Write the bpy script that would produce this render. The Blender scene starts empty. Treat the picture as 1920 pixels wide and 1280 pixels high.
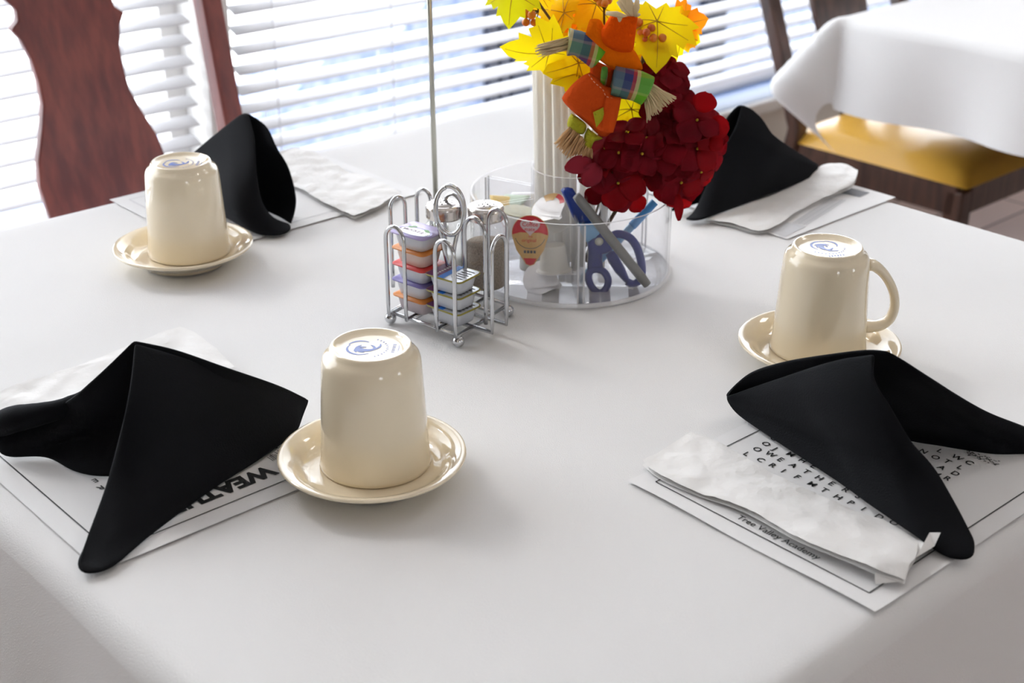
import bpy, bmesh, math, random
from mathutils import Vector, Matrix, Euler
random.seed(7)
S = bpy.context.scene
COL = S.collection
T = 0.75                                   # table top height above the floor
CAMH = 0.589 + T
F = 2667.0
PT = math.radians(25.0)
ANG = math.radians(42.0)                   # the room and the tables are turned 42 degrees from the view
U = Vector((math.cos(ANG), math.sin(ANG), 0)); N = Vector((-math.sin(ANG), math.cos(ANG), 0)); Z = Vector((0, 0, 1))

# ------------------------------------------------------------------ camera, sky, lamps, exposure
cd = bpy.data.cameras.new('camera'); cam = bpy.data.objects.new('camera', cd); COL.objects.link(cam)
cd.sensor_width = 36.0; cd.lens = 50.0
cam.location = (0, 0, CAMH); cam.rotation_euler = (math.pi / 2 - PT, 0, 0)
cd.dof.use_dof = True; cd.dof.focus_distance = 1.27; cd.dof.aperture_fstop = 7.5
cd.clip_start = 0.01
S.camera = cam
w = bpy.data.worlds.new('sky'); S.world = w; w.use_nodes = True
bgn = w.node_tree.nodes['Background']; bgn.inputs[0].default_value = (0.90, 0.95, 1.0, 1); bgn.inputs[1].default_value = 7.3
S.view_settings.view_transform = 'Standard'; S.view_settings.look = 'None'; S.view_settings.gamma = 1.0
S.view_settings.use_curve_mapping = False
S.view_settings.exposure = -0.27
try:
    S.cycles.use_denoising = True; S.cycles.max_bounces = 10; S.cycles.transparent_max_bounces = 24
    S.cycles.sample_clamp_indirect = 6.0; S.cycles.caustics_reflective = False; S.cycles.caustics_refractive = False
except Exception:
    pass

sd = bpy.data.lights.new('hazy_sun', 'SUN'); sd.energy = 2.1; sd.angle = math.radians(9); sd.color = (1.0, 0.97, 0.93)
sun = bpy.data.objects.new('hazy_sun', sd); COL.objects.link(sun); sun.location = (-2, 4, 6)
sun.rotation_euler = (-(N * 0.74 + U * -0.06 + Z * 0.68)).to_track_quat('-Z', 'Y').to_euler()   # veiled sun outside the window
def un(u, n, z):                           # room coordinates (along the window, towards the window, above the table top)
    p = U * u + N * n
    return Vector((p.x, p.y, z + T))

def lamp_area(name, loc, size, power, color, rot=(0, 0, 0), portal=False):
    l = bpy.data.lights.new(name, 'AREA'); l.shape = 'RECTANGLE'; l.size, l.size_y = size
    l.energy = power; l.color = color
    o = bpy.data.objects.new(name, l); COL.objects.link(o); o.location = loc; o.rotation_euler = rot
    if portal: l.cycles.is_portal = True
    return o
# daylight enters by the two windows: sampling portals in the openings
for nm, u0, u1 in (('daylight_portal', -0.6, 1.225), ('daylight_portal', 1.30, 4.6)):
    lamp_area(nm, un((u0 + u1) / 2, 2.33, 0.715), (u1 - u0, 2.16), 1, (1, 1, 1), (math.pi / 2, 0, ANG), True)
for u0, u1 in ((-1.4, -0.7), (3.0, 3.8)):
    lamp_area('daylight_portal', un((u0 + u1) / 2, -4.85, 0.90), (u1 - u0, 1.70), 1, (1, 1, 1), (-math.pi / 2, 0, ANG), True)
# ceiling lamps of the dining room
LAMPS = [(-0.6, -0.5), (1.6, -0.2), (3.2, 0.6), (0.6, -2.4), (2.6, -2.2)]
LAMP_W = 1.2
for (lu, ln) in LAMPS:
    lamp_area('ceiling_lamp_light', un(lu, ln, 2.05), (0.55, 0.55), LAMP_W * (9.0 if lu > 3 else 1.0), (1.0, 0.95, 0.89))  # unseen; the right-hand one is boosted to fill that side of the room
BULBS = [(-0.4, 1.0), (0.1, 0.35), (0.9, 0.3), (1.5, 0.75), (2.1, 0.2), (-0.9, 0.2)]
for (lu, ln) in BULBS:
    l = bpy.data.lights.new('bulb_light', 'POINT'); l.energy = 1.1; l.color = (1.0, 0.92, 0.82); l.shadow_soft_size = 0.03
    o = bpy.data.objects.new('bulb_light', l); COL.objects.link(o); o.location = un(lu, ln, 1.55)

# ------------------------------------------------------------------ picture point helpers
def ray(px, py):
    x = (px - 960) / F; y = (640 - py) / F; c, s = math.cos(PT), math.sin(PT)
    return Vector((x, c + s * y, -s + c * y))
def P(px, py, z=0.0):                      # point of the photo at height z above the table top
    d = ray(px, py); t = (z + T - CAMH) / d.z
    return Vector((d.x * t, d.y * t, z + T))
def Q(px, py, y):                          # point of the photo at distance y from the camera
    d = ray(px, py); t = y / d.y
    return Vector((d.x * t, y, CAMH + d.z * t))

# ------------------------------------------------------------------ materials
def mat(name, col, rough=0.5, metal=0.0, **k):
    m = bpy.data.materials.new(name); m.use_nodes = True
    b = m.node_tree.nodes['Principled BSDF']
    b.inputs['Base Color'].default_value = (*col, 1); b.inputs['Roughness'].default_value = rough
    b.inputs['Metallic'].default_value = metal
    for kk, v in k.items():
        b.inputs[kk].default_value = v
    return m
def nodes(m): return m.node_tree.nodes, m.node_tree.links, m.node_tree.nodes['Principled BSDF']
def bump(m, scale, dist, detail=3.0, strength=1.0):
    n, l, b = nodes(m)
    tc = n.new('ShaderNodeTexCoord'); t = n.new('ShaderNodeTexNoise'); t.inputs['Scale'].default_value = scale; t.inputs['Detail'].default_value = detail
    bp = n.new('ShaderNodeBump'); bp.inputs['Distance'].default_value = dist; bp.inputs['Strength'].default_value = strength
    l.new(tc.outputs['Object'], t.inputs['Vector']); l.new(t.outputs['Fac'], bp.inputs['Height']); l.new(bp.outputs['Normal'], b.inputs['Normal'])
    return m
def mottled(m, c1, c2, scale, stretch=(1, 1, 1), detail=4.0, lo=0.35, hi=0.65):
    n, l, b = nodes(m)
    tc = n.new('ShaderNodeTexCoord'); mp = n.new('ShaderNodeMapping'); mp.inputs['Scale'].default_value = stretch
    t = n.new('ShaderNodeTexNoise'); t.inputs['Scale'].default_value = scale; t.inputs['Detail'].default_value = detail
    r = n.new('ShaderNodeValToRGB'); r.color_ramp.elements[0].color = (*c1, 1); r.color_ramp.elements[1].color = (*c2, 1)
    r.color_ramp.elements[0].position = lo; r.color_ramp.elements[1].position = hi
    l.new(tc.outputs['Object'], mp.inputs['Vector']); l.new(mp.outputs['Vector'], t.inputs['Vector'])
    l.new(t.outputs['Fac'], r.inputs['Fac']); l.new(r.outputs['Color'], b.inputs['Base Color'])
    return m
def thin_clear(name, tint, gloss=1.0, haze=0.0, ior=1.45):   # thin clear sheet: see-through, shiny at grazing angles
    m = bpy.data.materials.new(name); m.use_nodes = True; n = m.node_tree.nodes; l = m.node_tree.links
    for x in list(n): n.remove(x)
    out = n.new('ShaderNodeOutputMaterial'); tr = n.new('ShaderNodeBsdfTransparent'); tr.inputs[0].default_value = (*tint, 1)
    gl = n.new('ShaderNodeBsdfGlossy'); gl.inputs['Roughness'].default_value = 0.04
    lw = n.new('ShaderNodeLayerWeight'); lw.inputs['Blend'].default_value = 0.5
    pw_ = n.new('ShaderNodeMath'); pw_.operation = 'POWER'; pw_.inputs[1].default_value = 5.0; l.new(lw.outputs['Facing'], pw_.inputs[0])
    fr = n.new('ShaderNodeMath'); fr.operation = 'MULTIPLY_ADD'; fr.inputs[1].default_value = 0.75; fr.inputs[2].default_value = ((ior - 1) / (ior + 1)) ** 2; l.new(pw_.outputs[0], fr.inputs[0])
    mx = n.new('ShaderNodeMixShader'); l.new(fr.outputs[0], mx.inputs[0]); l.new(tr.outputs[0], mx.inputs[1]); l.new(gl.outputs[0], mx.inputs[2])
    last = mx
    if haze > 0:
        di = n.new('ShaderNodeBsdfDiffuse'); di.inputs[0].default_value = (0.9, 0.9, 0.92, 1)
        m2 = n.new('ShaderNodeMixShader'); m2.inputs[0].default_value = haze
        l.new(mx.outputs[0], m2.inputs[1]); l.new(di.outputs[0], m2.inputs[2]); last = m2
    l.new(last.outputs[0], out.inputs[0])
    return m
def translucent(name, col, back, fac=0.45, rough=0.6, c2=None, scale=30.0):
    m = mat(name, col, rough, **{'Specular IOR Level': 0.2}); n, l, b = nodes(m)
    if c2: mottled(m, col, c2, scale)
    t = n.new('ShaderNodeBsdfTranslucent'); t.inputs[0].default_value = (*back, 1)
    mx = n.new('ShaderNodeMixShader'); mx.inputs[0].default_value = fac
    out = [x for x in n if x.type == 'OUTPUT_MATERIAL'][0]
    l.new(b.outputs[0], mx.inputs[1]); l.new(t.outputs[0], mx.inputs[2]); l.new(mx.outputs[0], out.inputs[0])
    return m
M = {}
M['cloth'] = bump(mat('white_linen', (0.83, 0.825, 0.825), 0.9), 900, 0.0004)
M['napkin'] = bump(mat('black_linen', (0.0025, 0.0032, 0.005), 0.85, **{'Sheen Weight': 0.015, 'Sheen Roughness': 0.4, 'Sheen Tint': (0.7, 0.8, 1, 1), 'Specular IOR Level': 0.18}), 700, 0.0003)
M['paper'] = mat('white_paper', (0.86, 0.855, 0.86), 0.75)
M['tissue'] = bump(mat('thin_white_tissue', (0.88, 0.87, 0.86), 0.85), 45, 0.0025, 4)
M['ink'] = mat('black_ink', (0.012, 0.014, 0.016), 0.6)
M['grey_ink'] = mat('grey_ink', (0.16, 0.16, 0.18), 0.6)
M['pale_ink'] = mat('pale_grey_ink', (0.6, 0.6, 0.62), 0.6)
M['ceramic'] = mat('cream_ceramic', (0.90, 0.785, 0.59), 0.07, **{'Coat Weight': 0.5, 'Coat Roughness': 0.03})
M['blue_print'] = mat('blue_print', (0.03, 0.09, 0.42), 0.3)
M['chrome'] = mat('chrome_wire', (0.58, 0.59, 0.61), 0.13, 1.0)
M['steel'] = mat('brushed_steel', (0.5, 0.5, 0.44), 0.3, 1.0)
M['cap'] = mat('shaker_cap_metal', (0.72, 0.68, 0.65), 0.22, 1.0)
M['hole'] = mat('dark_hole', (0.02, 0.02, 0.02), 0.9)
M['glass'] = thin_clear('clear_glass', (0.97, 0.98, 0.98), haze=0.06, ior=1.6)  # white haze stands in for highlights on the shaker glass
M['acrylic'] = thin_clear('clear_acrylic', (0.99, 0.99, 0.995), haze=0.012)
M['acrylic_edge'] = thin_clear('acrylic_cut_edge', (0.95, 0.95, 0.96), haze=0.75)
M['pane'] = thin_clear('window_pane', (0.99, 0.99, 0.99), ior=1.2)
M['pepper'] = mottled(mat('ground_pepper', (0.2, 0.15, 0.11), 0.95), (0.17, 0.125, 0.09), (0.46, 0.37, 0.29), 900, lo=0.3, hi=0.7)
M['salt'] = mat('white_salt', (0.85, 0.85, 0.85), 0.9)
M['cherry'] = mottled(mat('cherry_wood', (0.2, 0.05, 0.04), 0.35), (0.13, 0.031, 0.032), (0.235, 0.058, 0.046), 9, (6, 6, 0.7))
M['walnut'] = mottled(mat('dark_walnut_wood', (0.05, 0.025, 0.018), 0.32), (0.040, 0.020, 0.016), (0.095, 0.046, 0.032), 9, (6, 6, 0.7))
M['mustard'] = mat('mustard_vinyl', (0.72, 0.40, 0.06), 0.28, **{'Coat Weight': 0.3})
M['beige_wall'] = mat('beige_wall_paint', (0.74, 0.69, 0.62), 0.8)
M['cream_wall'] = mat('cream_wall_paint', (0.78, 0.75, 0.70), 0.85)
M['white_trim'] = mat('white_trim_paint', (0.80, 0.79, 0.77), 0.5)
M['ceiling'] = mat('white_ceiling', (0.8, 0.79, 0.77), 0.9)
M['slat'] = translucent('white_blind_slat', (0.88, 0.88, 0.90), (0.9, 0.9, 0.92), 0.45, 0.5)
M['concrete'] = mat('sunlit_concrete', (0.88, 0.88, 0.88), 0.9)
M['stone'] = mottled(mat('shade_blue_pebbledash', (0.3, 0.33, 0.45), 0.9), (0.21, 0.29, 0.50), (0.50, 0.55, 0.68), 26, lo=0.3, hi=0.72)  # blue of the outdoor shade put into the base colour
M['dark_panel'] = mat('dark_blue_grey_panel', (0.016, 0.026, 0.05), 0.3)
M['dull_panel'] = mat('dull_grey_panel', (0.04, 0.046, 0.07), 0.5)
M['blue_trim'] = mat('sky_tinted_ledge', (0.035, 0.08, 0.20), 0.35)  # blue of the reflected sky put into the sill's colour
M['milk'] = translucent('milky_plastic', (0.90, 0.875, 0.82), (0.92, 0.9, 0.84), 0.4, 0.3)
M['jam_white'] = mat('white_packet_cup', (0.66, 0.68, 0.74), 0.35)
M['jam_peach'] = mat('peach_packet_cup', (0.74, 0.60, 0.54), 0.35)
M['jam_pink'] = mat('pinkish_packet_cup', (0.60, 0.52, 0.56), 0.35)
M['foil'] = mat('silver_foil', (0.72, 0.74, 0.78), 0.28, 0.6)
M['foil_white'] = mat('white_foil', (0.86, 0.84, 0.84), 0.3)
M['orange_lid'] = mat('orange_lid', (0.75, 0.26, 0.05), 0.35)
M['red_lid'] = mat('red_lid', (0.70, 0.055, 0.05), 0.35)
M['purple_lid'] = mat('violet_lid', (0.19, 0.16, 0.44), 0.35)
M['lilac_lid'] = mat('lilac_lid', (0.46, 0.38, 0.68), 0.3)
M['maroon_lid'] = mat('maroon_print', (0.16, 0.04, 0.14), 0.35)
M['blue_lid'] = mat('bright_blue_print', (0.02, 0.20, 0.72), 0.35)
M['gold_lid'] = mat('olive_gold_rim', (0.36, 0.31, 0.05), 0.35)
M['green_print'] = mat('green_print', (0.10, 0.30, 0.05), 0.4)
M['yellow_packet'] = mat('yellow_packet_paper', (0.85, 0.55, 0.08), 0.6)
M['pale_green_packet'] = mat('pale_green_packet_paper', (0.55, 0.68, 0.5), 0.6)
M['label_red'] = mat('label_red', (0.75, 0.03, 0.045), 0.3)
M['label_gold'] = mat('label_gold', (0.82, 0.52, 0.20), 0.35)
M['label_pink'] = mat('label_pale_pink', (0.85, 0.68, 0.68), 0.35)
M['scissor_blue'] = mat('royal_blue_plastic', (0.014, 0.026, 0.24), 0.35)
M['sheath_blue'] = mat('bright_blue_plastic', (0.006, 0.035, 0.27), 0.3)
M['light_blue'] = mat('light_blue_plastic', (0.07, 0.33, 0.75), 0.3)
M['pale_blue'] = mat('pale_blue_plastic', (0.22, 0.48, 0.78), 0.3)
M['grey_plastic'] = mat('grey_plastic', (0.20, 0.20, 0.20), 0.4)
M['straw_paper'] = translucent('straw_wrapper_paper', (0.95, 0.93, 0.89), (0.98, 0.96, 0.92), 0.5, 0.7)
M['yellow'] = translucent('yellow_leaf', (0.92, 0.60, 0.004), (1.0, 0.82, 0.006), 0.55, 0.5, (0.96, 0.74, 0.006), 14)
M['amber'] = translucent('amber_leaf', (0.92, 0.40, 0.004), (1.0, 0.55, 0.006), 0.55, 0.5, (0.94, 0.56, 0.006), 14)
M['orange_leaf'] = translucent('orange_leaf', (0.90, 0.17, 0.004), (1.0, 0.3, 0.006), 0.55, 0.5)
M['lime'] = translucent('lime_yellow_leaf', (0.62, 0.60, 0.006), (0.9, 0.9, 0.01), 0.55, 0.5)
M['vein'] = mat('brown_leaf_vein', (0.50, 0.28, 0.01), 0.7)
M['stem'] = mat('brown_stem', (0.12, 0.06, 0.025), 0.6)
M['berry'] = mottled(mat('orange_berry', (0.7, 0.2, 0.02), 0.35), (0.55, 0.10, 0.012), (0.80, 0.27, 0.02), 60)
M['petal'] = translucent('burgundy_petal', (0.13, 0.001, 0.010), (0.58, 0.0, 0.012), 0.36, 0.75, (0.27, 0.003, 0.015), 40)
M['petal_backlit'] = translucent('backlit_petal', (0.30, 0.004, 0.012), (0.75, 0.0, 0.01), 0.45, 0.75)  # red glow of petals lit from behind, put into the colour
M['petal_back'] = translucent('pale_crimson_petal_back', (0.34, 0.03, 0.055), (0.55, 0.02, 0.03), 0.35, 0.75)
M['felt'] = bump(mat('orange_felt', (0.80, 0.085, 0.002), 0.95, **{'Specular IOR Level': 0.05}), 400, 0.0012)
M['felt_light'] = bump(mat('light_orange_felt', (0.90, 0.17, 0.003), 0.95, **{'Specular IOR Level': 0.05}), 400, 0.0012)
M['rust'] = bump(mat('rust_orange_cotton', (0.62, 0.075, 0.008), 0.9, **{'Specular IOR Level': 0.1}), 300, 0.001)
M['lime_felt'] = bump(mat('lime_felt', (0.42, 0.40, 0.012), 0.95), 400, 0.002)
M['straw'] = mat('pale_raffia', (0.72, 0.56, 0.33), 0.8)
M['tan_straw'] = mat('tan_raffia', (0.66, 0.40, 0.19), 0.8)
M['stitch'] = mat('pale_stitching', (0.75, 0.35, 0.2), 0.8)
M['lamp_glow'] = bpy.data.materials.new('lamp_glow'); M['lamp_glow'].use_nodes = True
_b = M['lamp_glow'].node_tree.nodes['Principled BSDF']; _b.inputs['Emission Color'].default_value = (1, 0.88, 0.74, 1); _b.inputs['Emission Strength'].default_value = 4.0
def plaid():
    m = mat('green_blue_plaid', (0.3, 0.4, 0.1), 0.9); n, l, b = nodes(m)
    tc = n.new('ShaderNodeTexCoord')
    mp = n.new('ShaderNodeMapping'); mp.inputs['Rotation'].default_value = (0, -0.25, 0); l.new(tc.outputs['Object'], mp.inputs['Vector'])
    sx = n.new('ShaderNodeSeparateXYZ'); l.new(mp.outputs['Vector'], sx.inputs[0])
    outs = []
    for ax, fr in (('X', 21.0), ('Z', 30.0)):
        mu = n.new('ShaderNodeMath'); mu.operation = 'MULTIPLY'; mu.inputs[1].default_value = fr; l.new(sx.outputs[ax], mu.inputs[0])
        fc = n.new('ShaderNodeMath'); fc.operation = 'FRACT'; l.new(mu.outputs[0], fc.inputs[0])
        r = n.new('ShaderNodeValToRGB'); r.color_ramp.interpolation = 'CONSTANT'
        cols = [(0.0, (0.13, 0.42, 0.01)), (0.34, (0.62, 0.52, 0.28)), (0.42, (0.10, 0.16, 0.20)), (0.66, (0.03, 0.04, 0.15)), (0.84, (0.40, 0.03, 0.04)), (0.92, (0.55, 0.50, 0.20))]
        e = r.color_ramp.elements
        e[0].position, e[0].color = 0.0, (*cols[0][1], 1); e[1].position, e[1].color = cols[1][0], (*cols[1][1], 1)
        for p, c in cols[2:]:
            x = e.new(p); x.color = (*c, 1)
        l.new(fc.outputs[0], r.inputs[0]); outs.append(r)
    mx = n.new('ShaderNodeMix'); mx.data_type = 'RGBA'; mx.inputs[0].default_value = 0.22
    l.new(outs[0].outputs[0], mx.inputs[6]); l.new(outs[1].outputs[0], mx.inputs[7]); l.new(mx.outputs[2], b.inputs['Base Color'])
    return m
M['plaid'] = plaid()
def planks():
    m = mat('pinkish_brown_planks', (0.3, 0.2, 0.17), 0.45); n, l, b = nodes(m)
    tc = n.new('ShaderNodeTexCoord'); mp = n.new('ShaderNodeMapping'); mp.inputs['Rotation'].default_value = (0, 0, -ANG)
    br = n.new('ShaderNodeTexBrick'); br.inputs['Scale'].default_value = 1.0; br.inputs['Brick Width'].default_value = 1.2; br.inputs['Row Height'].default_value = 0.14
    br.inputs['Mortar Size'].default_value = 0.004; br.inputs['Color1'].default_value = (0.62, 0.48, 0.43, 1); br.inputs['Color2'].default_value = (0.54, 0.41, 0.365, 1); br.inputs['Mortar'].default_value = (0.12, 0.08, 0.07, 1)
    l.new(tc.outputs['Object'], mp.inputs['Vector']); l.new(mp.outputs['Vector'], br.inputs['Vector']); l.new(br.outputs['Color'], b.inputs['Base Color'])
    return m
M['planks'] = planks()

# ------------------------------------------------------------------ mesh builder
class MB:
    def __init__(s): s.v = []; s.f = []; s.m = []; s.s = []
    def add(s, vs, fs, mi=0, sm=True):
        o = len(s.v); s.v += [Vector(x) for x in vs]
        for f in fs:
            s.f.append([i + o for i in f]); s.m.append(mi); s.s.append(sm)
        return s
    def grid(s, fn, nu, nv, mi=0, cu=False, cv=False, sm=True):
        ku = nu if cu else nu + 1; kv = nv if cv else nv + 1
        vs = [fn(i / nu, j / nv) for j in range(kv) for i in range(ku)]
        fs = []
        for j in range(nv):
            for i in range(nu):
                a = j * ku + i; b = j * ku + (i + 1) % ku; c = ((j + 1) % kv) * ku + (i + 1) % ku; d = ((j + 1) % kv) * ku + i
                fs.append((a, b, c, d))
        return s.add(vs, fs, mi, sm)
    def lathe(s, prof, c=(0, 0, 0), n=48, mi=0, M4=None):
        c = Vector(c)
        def fn(a, b):
            k = min(int(round(b * (len(prof) - 1))), len(prof) - 1); r, z = prof[k]; t = 2 * math.pi * a
            p = Vector((r * math.cos(t), r * math.sin(t), z))
            return (M4 @ p if M4 else p) + c
        return s.grid(fn, n, len(prof) - 1, mi, True)
    def tube(s, path, r, n=8, mi=0, closed=False, caps=True, flat=None):
        path = [Vector(p) for p in path]; L = len(path)
        rr = r if isinstance(r, (list, tuple)) else [r] * L
        vs = []; prev = None
        for i, p in enumerate(path):
            a = path[(i - 1) % L] if (closed or i > 0) else p; b = path[(i + 1) % L] if (closed or i < L - 1) else p
            t = (b - a)
            t = t.normalized() if t.length > 1e-9 else Vector((0, 0, 1))
            if prev is None:
                x = t.orthogonal().normalized()
                if flat is not None:
                    x = Vector(flat) - t * t.dot(Vector(flat)); x.normalize()
            else:
                x = prev - t * t.dot(prev); x = x.normalized() if x.length > 1e-6 else t.orthogonal().normalized()
            prev = x; y = t.cross(x)
            for k in range(n):
                an = 2 * math.pi * k / n
                fx, fy = (rr[i], rr[i]) if not isinstance(rr[i], (list, tuple)) else rr[i]
                vs.append(p + x * (fx * math.cos(an)) + y * (fy * math.sin(an)))
        fs = []
        for i in range(L if closed else L - 1):
            for k in range(n):
                j = (i + 1) % L
                fs.append((i * n + k, i * n + (k + 1) % n, j * n + (k + 1) % n, j * n + k))
        if caps and not closed:
            fs.append(tuple(reversed(range(n)))); fs.append(tuple((L - 1) * n + k for k in range(n)))
        return s.add(vs, fs, mi)
    def box(s, c, size, ex=None, ey=None, mi=0):
        ex = Vector(ex) if ex is not None else Vector((1, 0, 0)); ey = Vector(ey) if ey is not None else Vector((0, 1, 0)); ez = ex.cross(ey)
        c = Vector(c); vs = []
        for k in (-1, 1):
            for j in (-1, 1):
                for i in (-1, 1):
                    vs.append(c + ex * (i * size[0] / 2) + ey * (j * size[1] / 2) + ez * (k * size[2] / 2))
        return s.add(vs, [(0, 2, 3, 1), (4, 5, 7, 6), (0, 1, 5, 4), (2, 6, 7, 3), (0, 4, 6, 2), (1, 3, 7, 5)], mi, False)
    def prism(s, loop, off, mi=0, sm=False):                    # loop of points extruded by vector off
        loop = [Vector(p) for p in loop]; n = len(loop); off = Vector(off)
        vs = loop + [p + off for p in loop]
        fs = [tuple(range(n)), tuple(reversed(range(n, 2 * n)))] + [(i, i + n, (i + 1) % n + n, (i + 1) % n) for i in range(n)]
        return s.add(vs, fs, mi, sm)
    def sphere(s, c, r, n=16, mi=0):
        rr = r if isinstance(r, (list, tuple)) else (r, r, r); c = Vector(c)
        return s.grid(lambda a, b: c + Vector((rr[0] * math.cos(2 * math.pi * a) * math.sin(math.pi * (0.002 + 0.996 * b)), rr[1] * math.sin(2 * math.pi * a) * math.sin(math.pi * (0.002 + 0.996 * b)), rr[2] * math.cos(math.pi * b))), n, n // 2, mi, True)
    def pillow(s, loop, nrm, th, mi=0, rings=5, flat=0.35):         # stuffed shape over a closed outline
        loop = [Vector(p) for p in loop]; n = len(loop); c = sum(loop, Vector()) / n; nrm = Vector(nrm).normalized()
        for sg in (1, -1):
            vs = []
            for k in range(rings + 1):
                q = 1 - k / rings
                h = th * (1 - q ** 2.4) ** 0.6
                vs += [c + (p - c) * q + nrm * (sg * h) for p in loop]
            fs = []
            for k in range(rings):
                for i in range(n):
                    a = k * n + i; b = k * n + (i + 1) % n
                    fs.append((a, b, b + n, a + n) if sg > 0 else (b, a, a + n, b + n))
            s.add(vs, fs, mi)
        return s
    def text(s, st, size, M4, mi=0, off=0.0, depth=0.0):
        cu = bpy.data.curves.new('print', 'FONT'); cu.body = st; cu.size = size; cu.offset = off * size; cu.extrude = depth; cu.resolution_u = 3
        o = bpy.data.objects.new('print', cu); COL.objects.link(o)
        dg = bpy.context.evaluated_depsgraph_get(); me = bpy.data.meshes.new_from_object(o.evaluated_get(dg))
        s.add([M4 @ v.co for v in me.vertices], [tuple(p.vertices) for p in me.polygons], mi, False)
        bpy.data.objects.remove(o); bpy.data.curves.remove(cu); bpy.data.meshes.remove(me)
        return s
    def build(s, name, mats, parent=None, bevel=0.0, solid=0.0, sub=0, off=1.0, weld=True, segs=2):
        if not isinstance(mats, (list, tuple)): mats = [mats]
        org = parent_world(parent)
        me = bpy.data.meshes.new(name); me.from_pydata([v - org for v in s.v], [], s.f)
        for m in mats: me.materials.append(M[m] if isinstance(m, str) else m)
        for i, p in enumerate(me.polygons): p.material_index = s.m[i]; p.use_smooth = s.s[i]
        if weld:
            bm = bmesh.new(); bm.from_mesh(me); bmesh.ops.remove_doubles(bm, verts=bm.verts, dist=1e-5); bmesh.ops.recalc_face_normals(bm, faces=bm.faces); bm.to_mesh(me); bm.free()
        me.update()
        o = bpy.data.objects.new(name, me); COL.objects.link(o)
        if parent: o.parent = parent
        if solid:
            md = o.modifiers.new('thick', 'SOLIDIFY'); md.thickness = solid; md.offset = off
        if bevel:
            md = o.modifiers.new('bevel', 'BEVEL'); md.width = bevel; md.segments = segs; md.limit_method = 'ANGLE'; md.angle_limit = 0.6
            for p in me.polygons: p.use_smooth = True
            wn = o.modifiers.new('wn', 'WEIGHTED_NORMAL'); wn.keep_sharp = False
        if sub:
            md = o.modifiers.new('sub', 'SUBSURF'); md.levels = sub; md.render_levels = sub
        return o
def parent_world(p):
    v = Vector((0, 0, 0))
    while p: v += p.location; p = p.parent
    return v
def thing(name, label, cat, loc=(0, 0, 0), group=None):
    o = bpy.data.objects.new(name, None); COL.objects.link(o); o.location = loc; o.empty_display_size = 0.02
    return tag(o, label, cat, group)
def tag(o, label, cat, group=None):
    o['label'] = label; o['category'] = cat
    if group: o['group'] = group
    return o
def struct(o): o['kind'] = 'structure'; return o
def recenter(o):                                                # move a one-mesh thing's origin to the base of its shape
    vs = [v.co for v in o.data.vertices]
    c = Vector(((min(v.x for v in vs) + max(v.x for v in vs)) / 2, (min(v.y for v in vs) + max(v.y for v in vs)) / 2, min(v.z for v in vs)))
    o.data.transform(Matrix.Translation(-c)); o.location = o.location + c
    return o
def dup(root, loc, rz=0.0, label=None):
    r = root.copy(); COL.objects.link(r); r.location = loc; r.rotation_euler = (0, 0, rz)
    if label: r['label'] = label
    for ch in list(root.children):
        c = ch.copy(); COL.objects.link(c); c.parent = r
        for g in list(ch.children):
            d = g.copy(); COL.objects.link(d); d.parent = c
    return r
def spline(pts, n):                                             # smooth curve through points, n+1 samples, even spacing
    pts = [Vector(p) for p in pts]; L = len(pts); out = []
    for i in range(L - 1):
        p0 = pts[max(i - 1, 0)]; p1 = pts[i]; p2 = pts[i + 1]; p3 = pts[min(i + 2, L - 1)]
        for k in range(12):
            t = k / 12
            out.append(0.5 * ((2 * p1) + (p2 - p0) * t + (2 * p0 - 5 * p1 + 4 * p2 - p3) * t * t + (3 * p1 - p0 - 3 * p2 + p3) * t ** 3))
    out.append(pts[-1])
    d = [0]
    for i in range(1, len(out)): d.append(d[-1] + (out[i] - out[i - 1]).length)
    res = []; j = 0
    for k in range(n + 1):
        t = d[-1] * k / n
        while j < len(d) - 2 and d[j + 1] < t: j += 1
        sg = d[j + 1] - d[j]; a = (t - d[j]) / sg if sg > 1e-12 else 0
        res.append(out[j].lerp(out[j + 1], min(max(a, 0), 1)))
    return res
def coons(mb, c0, c1, d0, d1, nu, nv, mi=0, extra=None):       # c0,c1 along u at v=0,1 ; d0,d1 along v at u=0,1
    c0, c1, d0, d1 = spline(c0, nu), spline(c1, nu), spline(d0, nv), spline(d1, nv)
    def fn(a, b):
        i = int(round(a * nu)); j = int(round(b * nv))
        p = c0[i] * (1 - b) + c1[i] * b + d0[j] * (1 - a) + d1[j] * a - (c0[0] * (1 - a) * (1 - b) + c0[nu] * a * (1 - b) + c1[0] * (1 - a) * b + c1[nu] * a * b)
        return p + extra(a, b, p) if extra else p
    return mb.grid(fn, nu, nv, mi)
from mathutils import noise as MN
def nz(p, sc): return MN.noise(Vector(p) * sc)

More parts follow.
